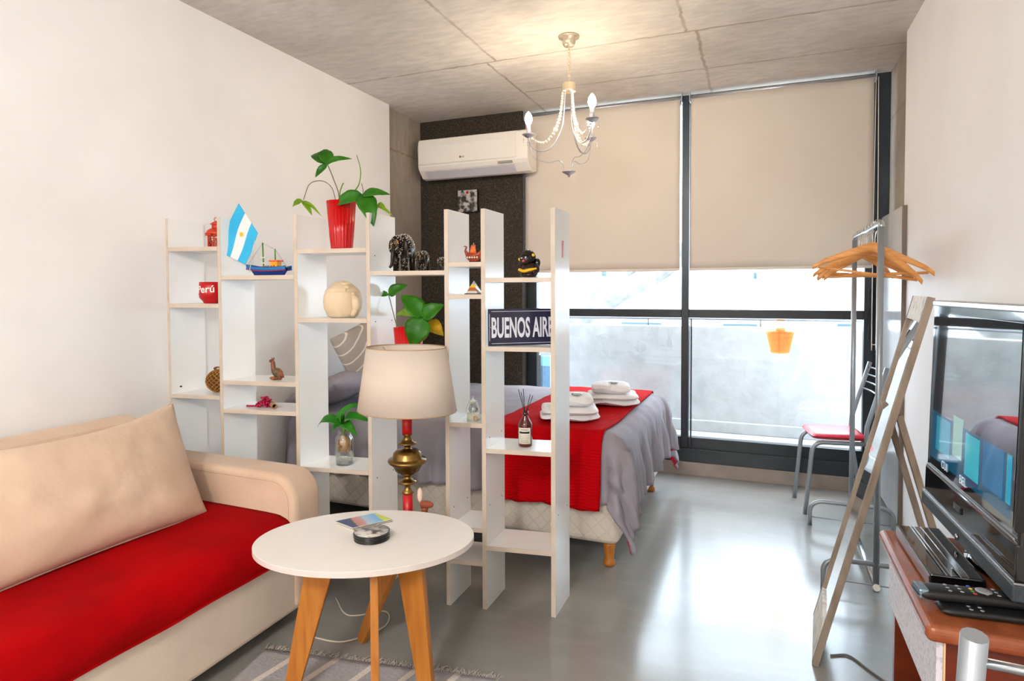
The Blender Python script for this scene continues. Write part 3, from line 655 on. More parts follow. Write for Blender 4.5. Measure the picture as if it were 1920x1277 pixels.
# plant in a water jar
def jar():
    z0 = .537; Y = 2.245; c_ = V((at(646, 860, Y).x, Y, z0)); t_ = thing('glass_jar', c_, 'clear glass jar of water with roots on the low shelf', 'jar')
    R_ = .040
    MB().lathe([(R_-.006, 0), (R_, .006), (R_, .115), (R_-.004, .124), (R_-.010, .130), (R_-.010, .150), (R_-.012, .150), (R_-.013, .128), (R_-.004, .114), (R_-.004, .008), (0, .006)], c_, 36).build('glass', M_jar, t_)
    MB().lathe([(0, .0065), (R_-.0045, .0085), (R_-.0045, .060), (0, .060)], c_, 30).build('water', M_jar, t_)
    pl = thing('rooted_plant', c_+V((0, 0, .062)), 'bright green lance-leaved cutting with brown roots in the glass jar', 'plant')
    b = MB()
    for i in range(95):
        a = random.uniform(0, 2*pi); pts = [c_+V((0, 0, .125))]
        for k in range(1, 6):
            r = min(.031, .012*k); a += random.uniform(-.7, .7); pts.append(c_+V((r*cos(a), r*sin(a), .125-.012*k+random.uniform(-.006, .006))))
        b.tube(spline(pts, 2), .0019, 5, caps=False)
    b.build('roots', M_root, pl)
    MB().tube([c_+V((0, 0, .12)), c_+V((-.002, 0, .185))], [.006, .008], 10).build('stem', M_stem, pl)
    j_ = c_+V((-.002, -.004, .18)); tips = [(590, 793, -.02, .040), (620, 812, -.03, .030), (690, 783, -.02, .042), (676, 750, .0, .036), (648, 757, .02, .03), (667, 812, -.03, .040), (640, 765, -.03, .032)]
    for x, y, dy, wd in tips:
        b = MB(); leaf(b, j_, at(x, y, Y+dy), wd*1.25, V((0, -.8, 1)), curl=.28, fold=.1, shape=.6, n=12); b.build('leaf', M_green2, pl, solid=.001)
jar()
# three patterned elephants
M_el = mat('openwork_pewter', (40, 34, 28), .3, .6); M_eld = mat('bead_silver', (214, 208, 196), .3, .5); M_elo = mat('amber_dot', (200, 130, 50), .3)
def elephant(px, Y, h_, label):
    z0 = 1.383; X_ = at(px, 506, Y).x; c_ = V((X_, Y, z0)); s = h_/.17; t_ = thing('elephant_figurine', c_, label, 'figurine', 'row of openwork elephants')
    b = MB(); b.ell(c_+V((0, .02*s, .105*s)), (.040*s, .055*s, .058*s), 20, 14)
    for dx, dy in ((-.022, -.012), (.022, -.012), (-.022, .05), (.022, .05)): b.tube([c_+V((dx*s, dy*s, .09*s)), c_+V((dx*s*1.05, dy*s, .001))], [.016*s, .013*s], 12)
    b.build('body', M_el, t_)
    hd = MB(); hd.ell(c_+V((0, -.040*s, .120*s)), (.027*s, .026*s, .034*s)); hd.tube(spline([c_+V((0, -.058*s, .112*s)), c_+V((0, -.072*s, .07*s)), c_+V((-.004*s, -.074*s, .03*s)), c_+V((-.012*s, -.080*s, .014*s))], 5), [.011*s-.0004*s*i for i in range(16)], 8)
    for q in (-1, 1): hd.ell(c_+V((q*.034*s, -.030*s, .108*s)), (.013*s, .006*s, .030*s))
    hd.build('head', M_el, t_)
    d = MB()
    for i in range(420 if s > .8 else 220):
        a = random.uniform(0, 2*pi); z = random.uniform(-.9, 1); r = sqrt(1-z*z); d.ell(c_+V((.0405*s*r*cos(a), .02*s+.0555*s*r*sin(a), .105*s+.0585*s*z)), .0020*max(s, .6), 6, 4)
    for i in range(90):
        a = random.uniform(0, 2*pi); z = random.uniform(-.9, 1); r = sqrt(1-z*z); d.ell(c_+V((.0275*s*r*cos(a), -.040*s+.0265*s*r*sin(a), .120*s+.0345*s*z)), .0018*max(s, .6), 6, 4)
    for i in range(70):
        dx = random.choice((-1, 1)); d.ell(c_+V((dx*.023*s+.0135*s*cos(i), -.012*s+.0135*s*sin(i), random.uniform(.005, .06)*s)), .0018*s, 6, 4)
    o = d.build('dots', M_eld, t_)
    e = MB()
    for q in range(14): e.ell(c_+V((random.uniform(-.022, .022)*s, -.064*s+random.uniform(0, .004)*s, random.uniform(.095, .13)*s)), .003*s, 6, 4)
    e.build('amber_dots', M_elo, t_)
    for q in (-1, 1): MB().tube([c_+V((q*.012*s, -.060*s, .100*s)), c_+V((q*.016*s, -.078*s, .088*s))], [.003*s, .001*s], 6).build('tusk', M_eld, t_)
elephant(754, 2.30, .168, 'largest dark openwork elephant figurine with silver dots')
elephant(792, 2.315, .092, 'medium dark openwork elephant figurine, middle of the row')
elephant(828, 2.325, .062, 'smallest dark openwork elephant figurine beside the shelf panel')
# red longship
def ship():
    z0 = 1.415; Y = 2.33; c_ = V((at(888, 488, Y).x, Y, z0)); t_ = thing('longship_figurine', c_, 'small red and orange dragon-headed longship figurine on a narrow shelf', 'figurine')
    Mr = mat('ship_red', (170, 60, 36), .35, c2=(130, 38, 24), scale=40)
    b = MB(); b.grid(lambda u, v: c_+V((-.036+.072*u, (v-.5)*.028*sin(pi*u)**.6, .004+.030*abs((v-.5)*2)**1.6+.018*abs(2*u-1)**2.2)), 14, 10); b.build('hull', Mr, t_, solid=.003, off=1)
    MB().tube(spline([c_+V((-.030, 0, .03)), c_+V((-.038, 0, .05)), c_+V((-.032, 0, .066)), c_+V((-.044, 0, .070))], 5), [.005-.0002*i for i in range(16)], 8).build('dragon_prow', Mr, t_)
    MB().grid(lambda u, v: c_+V(((u-.5)*.030*(1.1-v*.5), -.006*sin(pi*v), .032+.042*v)), 8, 8).build('sail', mat('sail_orange', (226, 120, 50), .5, c2=(190, 50, 30), scale=60), t_, solid=.0015)
    MB().tube([c_+V((0, .002, .01)), c_+V((0, .002, .082))], .0016, 6).build('mast', M_gold, t_)
    s_ = MB()
    for k in range(5): s_.lathe([(0, 0), (.0055, 0), (.003, .002), (0, .0025)], c_+V((-.022+.011*k, -.0145, .022)), 10, axis=(0, -1, 0))
    s_.build('shields', M_gold, t_)
ship()
def pyramid():
    z0 = 1.285; Y = 2.33; c_ = V((at(889, 550, Y).x, Y, z0)); t_ = thing('glass_pyramid', c_, 'little clear pyramid with yellow and orange layers on black base', 'ornament')
    MB().box(tuple(c_+V((-.030, -.030, 0))), tuple(c_+V((.030, .030, .004)))).build('base', M_matblack, t_)
    layers = [(.004, .014, (200, 196, 188)), (.014, .028, (176, 96, 50)), (.028, .042, (224, 178, 60)), (.042, .056, (150, 160, 190))]
    for i, (a, b_, cc) in enumerate(layers):
        r0 = .026*(1-(a-.004)/.054); r1 = max(.0005, .026*(1-(b_-.004)/.054)); q = MB(); vs = [c_+V((x*r, y*r, z)) for r, z in ((r0, a), (r1, b_)) for x, y in ((-1, -1), (1, -1), (1, 1), (-1, 1))]
        q.add(vs, [(3, 2, 1, 0), (4, 5, 6, 7), (0, 1, 5, 4), (1, 2, 6, 5), (2, 3, 7, 6), (3, 0, 4, 7)]); q.build('layer', mat('pyr%d' % i, cc, .1, coat=.6), t_)
pyramid()
def minilamp():
    z0 = .762; Y = 2.33; c_ = V((at(887, 790, Y).x, Y, z0)); t_ = thing('hurricane_lantern', c_, 'tiny white hurricane lantern ornament with a wire frame', 'lantern')
    Mw = mat('ivory_enamel', (226, 228, 214), .4)
    MB().lathe([(.024, 0), (.026, .004), (.024, .026), (.016, .030), (0, .030)], c_, 20).build('base', Mw, t_)
    MB().lathe([(.014, .030), (.020, .044), (.014, .064), (.0128, .064), (.0188, .044), (.0128, .030)], c_, 20, caps=False).build('chimney', M_jar, t_)
    MB().lathe([(.012, .066), (.012, .074), (.019, .076), (.008, .082), (.003, .088), (0, .090)], c_, 16).build('cap', Mw, t_)
    MB().tube(spline([c_+V((-.022, 0, .012)), c_+V((-.030, 0, .036)), c_+V((-.020, 0, .068)), c_+V((-.010, 0, .078))], 6), .0016, 6).build('side_wire', Mw, t_)
    MB().tube(spline([c_+V((.022, 0, .012)), c_+V((.030, 0, .036)), c_+V((.020, 0, .068)), c_+V((.010, 0, .078))], 6), .0016, 6).build('side_wire', Mw, t_)
    MB().tube([c_+V((.004*cos(a), 0, .093+.004*sin(a))) for a in [i*pi/6 for i in range(13)]], .0008, 5).build('ring', Mw, t_)
    c3 = V((at(898, 787, 2.34).x+.003, 2.30, z0)); f = thing('bird_ornament', c3, 'tiny tan and white bird ornament beside the white lantern', 'ornament')
    MB().ell(c3+V((0, 0, .012)), (.010, .007, .0115)).build('body', mat('tan_glaze', (180, 150, 110), .4), f)
    MB().ell(c3+V((-.006, -.003, .026)), .006).build('head', mat('tan_glaze2', (210, 190, 160), .4), f)
minilamp()
def figure():
    z0 = 1.351; Y = 2.38; c_ = V((at(991, 516, Y).x, Y, z0)); t_ = thing('ceramic_figurine', c_, 'dark glossy seated ceramic figurine with yellow sash and earrings', 'figurine')
    Md = mat('dark_glaze', (44, 26, 22), .12, c2=(28, 18, 16), scale=12); My = mat('yellow_glaze', (226, 176, 20), .2)
    b = MB(); b.ell(c_+V((.004, 0, .030)), (.038, .032, .036)); b.ell(c_+V((.0, 0, .012)), (.036, .030, .013)); b.tube(spline([c_+V((.034, -.004, .052)), c_+V((.044, -.012, .030)), c_+V((.026, -.028, .022))], 5), .0085, 8); b.tube(spline([c_+V((-.026, -.004, .052)), c_+V((-.034, -.014, .030)), c_+V((-.012, -.028, .022))], 5), .0085, 8); b.build('body', Md, t_)
    hr = MB(); hr.ell(c_+V((-.004, .004, .082)), (.034, .030, .034)); hr.ell(c_+V((.034, .012, .060)), (.013, .012, .020)); hr.build('hair', mat('black_glaze', (16, 18, 18), .1), t_)
    MB().ell(c_+V((-.008, -.016, .077)), (.024, .017, .025)).build('face', Md, t_)
    fm = MB(); fm.ell(c_+V((-.010, -.033, .068)), (.0065, .003, .005)); fm.build('mouth', mat('pink_glaze', (200, 70, 84), .3), t_)
    ey = MB(); ey.ell(c_+V((-.018, -.0315, .080)), (.004, .0018, .0018)); ey.ell(c_+V((0, -.0325, .084)), (.004, .0018, .0018)); ey.build('eyes', M_white, t_)
    MB().ell(c_+V((-.036, -.006, .076)), .0065).build('earring', My, t_); MB().ell(c_+V((.024, -.010, .092)), .0065).build('earring', My, t_)
    MB().tube(spline([c_+V((-.032, -.022, .034)), c_+V((-.008, -.036, .027)), c_+V((.018, -.034, .032)), c_+V((.042, -.008, .036))], 6), .0065, 8).build('sash', My, t_)
figure()
# BUENOS AIRES street sign
def sign():
    A = V((-1.020, 2.283, 1.0755)); B = V((-.778, 2.470, 1.0755)); d = (B-A).normalized(); nrm = d.cross(V((0, 0, 1))).normalized()
    if nrm.dot(CAM-A) < 0: nrm = -nrm
    up = V((0, 0, 1))-nrm*.02; up.normalize(); L_ = (B-A).length; hh = .150
    t_ = thing('street_sign', A, 'navy enamel street sign with white capital letters standing on a shelf', 'sign')
    Mn = mat('navy_enamel', (26, 26, 54), .2, coat=.4); Mwl = mat('white_enamel', (214, 214, 226), .25)
    MB().obox(A+d*L_/2+up*hh/2, d*L_/2, up*hh/2, nrm*.0015).build('plate', Mn, t_, bevel=.0008)
    mm = frame(A+nrm*.002, d, up)
    text('lettering', 'BUENOS AIRES', .112, mm @ Matrix.Translation((.012, .036, 0)), Mwl, t_, bold=.0030, sx=.385, ext=.0003)
    ln = MB(); k = .0008
    for z in (.010, hh-.010): ln.obox(A+d*L_/2+up*z+nrm*.0019, d*(L_/2-.014), up*k, nrm*.0003)
    ln.obox(A+d*.006+up*hh/2+nrm*.0019, d*k, up*(hh/2-.02), nrm*.0003)
    ln.build('border_line', Mwl, t_)
    MB().lathe([(0, 0), (.0035, 0), (.0035, .0012), (0, .0012)], A+d*.008+up*hh/2+nrm*.0016, 12, axis=nrm).build('screw', M_chrome, t_)
sign()
# reed diffuser
def diffuser():
    z0 = .661; Y = 2.37; c_ = V((at(985, 836, Y).x, Y, z0)); t_ = thing('reed_diffuser', c_, 'amber glass reed diffuser bottle with pale label and black reeds', 'bottle')
    Ma = mat('amber_glass', (96, 18, 12), .06, trans=.3, coat=.5)
    MB().lathe([(.026, 0), (.029, .004), (.029, .088), (.026, .098), (.011, .124), (.011, .128), (.0135, .129), (.0135, .142), (.008, .142), (.008, .12), (0, .12)], c_, 36).build('bottle', Ma, t_)
    v_ = CAM-c_; base = atan2(v_.y, v_.x)
    lb = MB().grid(lambda u, v: c_+V((cos(base+(u-.5)*1.9-.15)*.0296, sin(base+(u-.5)*1.9-.15)*.0296, .014+.066*v)), 20, 2); lb.build('label', mat('label_paper', (226, 218, 202), .7), t_, solid=.0004)
    MB().grid(lambda u, v: c_+V((cos(base+(u-.5)*1.0-.15)*.0300, sin(base+(u-.5)*1.0-.15)*.0300, .071+.0022*v)), 16, 1).build('label_line', M_matblack, t_, solid=.0003)
    MB().grid(lambda u, v: c_+V((cos(base+(u-.5)*1.5-.15)*.0300, sin(base+(u-.5)*1.5-.15)*.0300, .057+.008*v)), 16, 1).build('label_band', M_matblack, t_, solid=.0003)
    for z in (.050, .043, .036, .029, .022): MB().grid(lambda u, v: c_+V((cos(base+(u-.5)*(1.5 if z > .03 else 1.1)-.15)*.0300, sin(base+(u-.5)*(1.5 if z > .03 else 1.1)-.15)*.0300, z+.0016*v)), 16, 1).build('label_line', mat('ink_grey', (120, 116, 110), .6), t_, solid=.0003)
    for x, y in ((972, 730), (977, 735), (981, 729), (994, 740), (999, 742)):
        p = at(x, y, Y+random.uniform(-.02, .02)); MB().tube([c_+V((random.uniform(-.006, .006), random.uniform(-.005, .005), .01)), c_+V(((p.x-c_.x)*.2, 0, .142)), p], .0014, 6).build('reed', mat('black_reed', (24, 28, 34), .6), t_)
diffuser()

# ------------------------------------------------------------------ bed
def bed():
    t_ = thing('bed', (-1.55, 3.43, 0), 'double bed with cream quilted base on turned wooden feet', 'bed')
    b = MB().box((-2.50, 2.80, .112), (-.60, 4.10, .36)); b.build('base', M_quilt, t_, bevel=.04, seg=4)
    MB().box((-2.50, 2.80, .365), (-.60, 4.10, .575)).build('mattress', M_quilt, t_, bevel=.05, seg=5)
    for x, y in ((-.655, 2.86), (-.655, 4.03), (-2.40, 2.86), (-2.40, 4.03)):
        MB().lathe([(.024, 0), (.029, .006), (.030, .018), (.021, .030), (.024, .06), (.031, .10), (.030, .112)], (x, y, 0), 24).build('leg', M_pine, t_)
bed()
XB0, XB1, YN, YF, ZT = -2.50, -.60, 2.80, 4.10, .592
def prof(d, R_=.075, flare=.10):
    if d <= 0: return 0, 0
    q = R_*pi/2
    if d < q: a = d/R_; return R_*sin(a), R_*(1-cos(a))
    e = d-q; return R_+e*flare, R_+e*.985
def drape(X, Y, extra=0, foldamp=.02, R_=.07):
    """cloth point lying at (X,Y) when flat -> world point"""
    ix, iy0, iy1 = XB1-R_*.55, YN+R_*.55, YF-R_*.55
    dx = max(0, X-ix); dy = Y-iy1 if Y > iy1 else (Y-iy0 if Y < iy0 else 0)
    d = hypot(dx, dy); cx, cy = min(X, ix), min(max(Y, iy0), iy1)
    n1 = noise.noise(V((X*3, Y*3, 1)))*.012+noise.noise(V((X*9, Y*9, 4)))*.005
    puff = .030*(1-min(1, d/.1))
    if d <= 0: return V((X, Y, ZT+puff+n1+extra))
    th = atan2(dy, dx); corner = dx > 0 and dy != 0
    o, dn = prof(d, R_)
    s = X if dx == 0 else Y
    fold = foldamp*min(1, max(0, d-.08)/.15)*(sin(s*23+1)+.6*sin(s*41)+.45*sin(s*83+2)+noise.noise(V((s*6, 3, 0))))
    if corner:
        w_ = abs(sin(2*th)); o = o*(1+.5*w_)+.02*w_*sin(th*9)
    return V((cx+cos(th)*(o+fold+extra), cy+sin(th)*(o+fold+extra), ZT+puff+n1-dn+extra*(1 if d < .08 else 0)))
def duvet():
    t_ = thing('duvet', (-1.5, 3.4, .6), 'wrinkled grey duvet spread over the bed, crimson underneath at corners', 'duvet')
    xa, xb, ya, yb = XB0+.02, XB1+.29, YN-.28, YF+.31
    def f(u, v, e=0): 
        X = xa+(xb-xa)*u; Y = ya+(yb-ya)*v
        kx = max(0, u-.8)/.2
        Y += (v-.5)*.10*kx**1.5*1.0; X += .03*kx
        p = drape(X, Y, e); 
        p.z = max(p.z, .10)
        return p
    MB().grid(lambda u, v: f(u, v), 120, 110).build('top_cloth', M_duvet, t_, solid=.012, off=0)
    b = MB()
    b.grid(lambda u, v: f(.72+.28*u, v, -.014), 40, 110); b.build('lining', M_lining, t_, solid=.004)
duvet()
def runner():
    t_ = thing('bed_throw', (-.95, 3.4, .63), 'red ribbed throw laid across the foot of the bed', 'throw')
    xa, xb, ya, yb = -1.235, -.66, YN-.305, YF+.16
    def f(u, v):
        Y = ya+(yb-ya)*v; X = xa+(xb-xa)*u+.03*(v-.5)
        X = min(X, XB1-.05); p = drape(X, Y, .016, .012); return p
    MB().grid(f, 30, 110).build('cloth', M_runner, t_, solid=.008)
runner()
def pillow_mb(c_, ux, uy, w_, h_, th, nu=28, nv=20, wr=.01, sag=.07):
    ux = V(ux).normalized(); uy = V(uy); uy = (uy-ux*uy.dot(ux)).normalized(); n_ = ux.cross(uy); c_ = V(c_); b = MB()
    for sgn in (1, -1):
        def f(u, v, sgn=sgn):
            a, e = (u-.5)*2, (v-.5)*2; pr = max(0, (1-abs(a)**2.6)*(1-abs(e)**2.6))**.5
            pinch = 1-.05*(1-a*a)*0; qx = a*w_/2*(1-.045*(1-abs(a)**4)*abs(e)**3*0-.04*(1-e*e)*abs(a)**3); qy = e*h_/2*(1-(sag if e > 0 else .06)*(1-a*a)*abs(e)**3)
            k = noise.noise(c_+V((a*2.2, e*2.2, sgn)))*wr*pr+noise.noise(c_*3+V((a*6, e*3, sgn)))*wr*.5*pr
            return c_+ux*qx+uy*qy+n_*(sgn*(th/2*pr)+k)
        b.grid(f, nu, nv)
    return b
def piping(c_, ux, uy, w_, h_, r=.004, sag=.07):
    ux = V(ux).normalized(); uy = V(uy); uy = (uy-ux*uy.dot(ux)).normalized(); pts = []
    for side in range(4):
        for i in range(14):
            t_ = i/14*2-1; a, e = ((t_, -1), (1, t_), (-t_, 1), (-1, -t_))[side]
            pts.append(V(c_)+ux*a*w_/2*(1-.04*(1-e*e)*abs(a)**3)+uy*e*h_/2*(1-(sag if e > 0 else .06)*(1-a*a)*abs(e)**3))
    return MB().tube(pts+[pts[0]], r, 6, caps=False)
def bedpillows():
    # grey pillows lying at the head, striped cushion leaning on them
    for i, (y, lab) in enumerate(((3.02, 'plain grey pillow at the near side of the bed head'), (3.78, 'plain grey pillow at the far side of the bed head'))):
        t_ = thing('bed_pillow', (-2.28, y, .64), lab, 'pillow', 'grey pillows at the bed head')
        c_ = V((-2.30, y, .735)); a_ = (0, 1, 0); b_ = (.80, 0, .30)
        pillow_mb(c_, a_, b_, .62, .40, .15, wr=.02).build('cover', M_duvet, t_, sub=1)
    Ms = mat('striped_cushion', (178, 168, 158), .85, bump=.2, bscale=40); t = NT(Ms); v, x, y, z = t.xyz()
    q = t.math('ABSOLUTE', t.math('SUBTRACT', t.math('FRACT', t.math('MULTIPLY', t.math('SUBTRACT', t.math('MULTIPLY', y, .85), z), 15)), .5))
    t.L.new(t.mix(t.rng(q, .05, .09), S((226, 220, 212)), S((170, 160, 150))), t.b.inputs['Base Color'])
    t_ = thing('striped_cushion', (-2.15, 3.25, .68), 'taupe cushion with thin white stripes propped at the bed head', 'cushion')
    c_ = V((-2.20, 3.21, .93)); pillow_mb(c_, (.05, .86, .28), (-.35, -.30, .85), .56, .42, .15, wr=.012).build('cover', Ms, t_, sub=1)
bedpillows()
# folded towels
def towel(name_loc, w_, d_, th, rz, label, layers=3, packet=False):
    x, y, z = name_loc; t_ = thing('folded_towel', (x, y, z), label, 'towel', 'white towels folded on the red throw', rz)
    b = MB(); hl = th/layers
    for k in range(layers):
        zc = z+hl*(k+.5)
        def f(u, v, zc=zc, k=k):
            a = 2*pi*u; e = (v-.5)*2; ex = cos(a); ez = sin(a); X = (abs(ex)**.6)*(1 if ex > 0 else -1)*w_/2*(1-.05*k); Z = (abs(ez)**.65)*(1 if ez > 0 else -1)*hl*.56
            m_ = sqrt(max(0, 1-abs(e)**5)); return V((X*(.8+.2*m_), e*d_/2, Z*(.01+.99*m_)+zc+.012*noise.noise(V((X*7, e*2, k)))))
        b.grid(f, 28, 14)
    vs = []
    R_ = Matrix.Rotation(rz, 3, 'Z')
    b.v = [R_ @ V((p.x, p.y, 0))+V((x, y, p.z)) for p in b.v]
    b.build('cloth', M_towel, t_)
    return t_
zt = .650
towel((-.905, 3.04, zt), .30, .24, .060, .35, 'larger white folded towel at the bottom of the near stack', 2)
towel((-.895, 3.07, zt+.062), .20, .17, .050, .38, 'smaller white folded towel on top of the near stack', 1)
towel((-.79, 3.52, zt), .30, .24, .060, .30, 'larger white folded towel at the bottom of the far stack', 2)
towel((-.80, 3.52, zt+.062), .22, .18, .050, .25, 'smaller white folded towel on top of the far stack', 1)
Mpk = mat('soap_wrapper', (176, 190, 184), .3, c2=(60, 66, 62), scale=60, mixlo=.55, mixhi=.6)
for (x, y, lab) in ((-.865, 3.04, 'wrapped round soap on the near towel stack'), (-.78, 3.50, 'wrapped round soap on the far towel stack')):
    o = MB().ell((x, y, zt+.122), (.030, .022, .007)).build('soap_packet', Mpk); tag(o, lab, 'soap', 'wrapped soaps on the towels')

# ------------------------------------------------------------------ sofa
def sofa():
    t_ = thing('sofa', (-2.1, 1.1, 0), 'cream cotton daybed sofa with a red seat against the left wall', 'sofa')
    XF = -1.675
    MB().box((-2.48, .10, .05), (XF, 1.98, .29)).build('base_skirt', M_skirtcloth, t_, bevel=.02, seg=3)
    def rbox(name, a, b, r, m, seg=5, wr=.004):
        o = MB().box(a, b).build(name, m, t_, bevel=r, seg=seg); return o
    # arms: rounded slabs with piping
    def arm(y0, y1, name):
        pts = []; xb, xf, zt_, r = -2.49, -1.665, .585, .11
        zt_b = .590
        prof_ = [(xb, .06), (xb, zt_b), (xf-r, zt_)]+[(xf-r+r*sin(a), zt_-r+r*cos(a)) for a in [i*pi/2/20 for i in range(1, 21)]]+[(xf, .06)]
        o = MB().prism([(x, y0, z) for x, z in prof_], (0, y1-y0, 0), smooth=True).build(name, M_cream, t_, bevel=.028, seg=6)
        ins = .030
        pp = [V((xb+.02, y0-.001, zt_b-ins)), V((xf-r, y0-.001, zt_-ins))]+[V((xf-r+(r-ins)*sin(a), y0-.001, zt_-r+(r-ins)*cos(a))) for a in [i*pi/2/8 for i in range(1, 9)]]+[V((xf-ins, y0-.001, .08))]
        pp = [q+V((0, .004, 0)) for q in pp]
        MB().tube(pp, .0035, 6).build('piping', mat('piping_cord', (176, 140, 116), .9), o)
        return o
    arm(1.885, 2.045, 'arm'); arm(.06, .22, 'arm')
    bb = MB().prism([(x, .20, z) for x, z in ((-2.49, .28), (-2.16, .28), (-2.30, .68), (-2.36, .775), (-2.42, .795), (-2.49, .79))], (0, 1.60, 0)); bb.build('backrest', M_cream, t_, bevel=.035, seg=4)
    # seat with slightly sagging soft front edge
    def seat(u, v):
        X = -2.22+(XF+.02+2.22)*u; Y = .225+(1.880-.225)*v; d = max(0, X-(XF-.10)); R_ = .12
        if d < R_: z = .425-(R_-sqrt(max(0, R_*R_-d*d)))*.5
        return V((X, Y, .425))
    b = MB(); pr_ = [(-2.22, .285), (-2.22, .420), (-1.80, .428), (-1.72, .422), (-1.685, .402), (-1.662, .365), (-1.655, .33), (-1.662, .292), (-1.68, .284), (-1.9, .286)]
    n_ = 40; pr2 = spline([V((x, 0, z)) for x, z in pr_], 4)
    def sf(u, v):
        k = u*(len(pr2)-1); i = min(int(k), len(pr2)-2); p = pr2[i].lerp(pr2[i+1], k-i); Y = .225+(1.883-.225)*v
        return V((p.x+.004*noise.noise(V((p.z*20, Y*7, 0))), Y, p.z+.005*noise.noise(V((p.x*5, Y*4, 2)))))
    b.grid(sf, len(pr2)-1, 60); b.build('seat_cushion', M_red, t_, solid=.004)
    for x in (-2.40, -1.80):
        for y in (.25, 1.85): MB().lathe([(.02, 0), (.022, .05)], (x, y, 0), 12).build('leg', M_matblack, t_)
    # bolster cushion
    c_ = V((-2.115, 1.335, .640)); q = thing('bolster_cushion', (-2.1, 1.4, .43), 'big cream cotton cushion leaning against the sofa back', 'cushion')
    ux, uy = V((.02, 1, 0)), V((-.42, 0, 1))
    pb = pillow_mb(c_, ux, uy, .92, .46, .20, 84, 52, wr=.012, sag=.26)
    pb.build('cover', M_cream, q); piping(c_, ux, uy, .92, .46, .0035, .26).build('piping', M_cream, q)
sofa()

# ------------------------------------------------------------------ coffee table with things on it
def coffee_table():
    t_ = thing('coffee_table', (-1.185, 1.665, 0), 'oval white-topped coffee table on four splayed pine legs', 'table')
    c_ = V((-1.185, 1.670, .482)); ang = radians(26); a_, b_ = .350, .250; n = 96
    def ring(s, z): return [c_+V(((a_*s)*cos(k*2*pi/n)*cos(ang)-(b_*s)*sin(k*2*pi/n)*sin(ang), (a_*s)*cos(k*2*pi/n)*sin(ang)+(b_*s)*sin(k*2*pi/n)*cos(ang), z)) for k in range(n)]
    m = MB(); m.prism(ring(1, .0), (0, 0, .018)); m.build('top', mat('table_laminate', (236, 230, 223), .3), t_, bevel=.001)
    MB().prism(ring(1.0015, .001), (0, 0, .0162)).build('edge_band', mat('white_edge', (216, 204, 196), .4), t_)
    ftl = [(-1.385, 1.535), (-.955, 1.668), (-1.015, 1.468), (-1.365, 1.895)]
    tops = [(-1.275, 1.575), (-1.022, 1.667), (-1.085, 1.568), (-1.10, 1.75)]
    for (fx, fy), (tx, ty) in zip(ftl, tops):
        A = V((tx, ty, .482)); B = V((fx, fy, 0)); r = V((fx-tx, fy-ty, 0)); r.normalize(); sd = V((-r.y, r.x, 0))*.012
        wt, wb = .048, .022
        q = [A-r*wt, A+r*wt, B+r*wb, B-r*wb]; vs = [p-sd for p in q]+[p+sd for p in q]
        mm = MB(); mm.add(vs, [(3, 2, 1, 0), (4, 5, 6, 7), (0, 1, 5, 4), (1, 2, 6, 5), (2, 3, 7, 6), (3, 0, 4, 7)]); mm.build('leg', M_pine, t_, bevel=.002)
    MB().obox(c_+V((0, 0, -.02)), V((.11, .05, 0)), V((-.008, .018, 0)), V((0, 0, .0195))).build('cross_rail', M_pine, t_)
coffee_table()
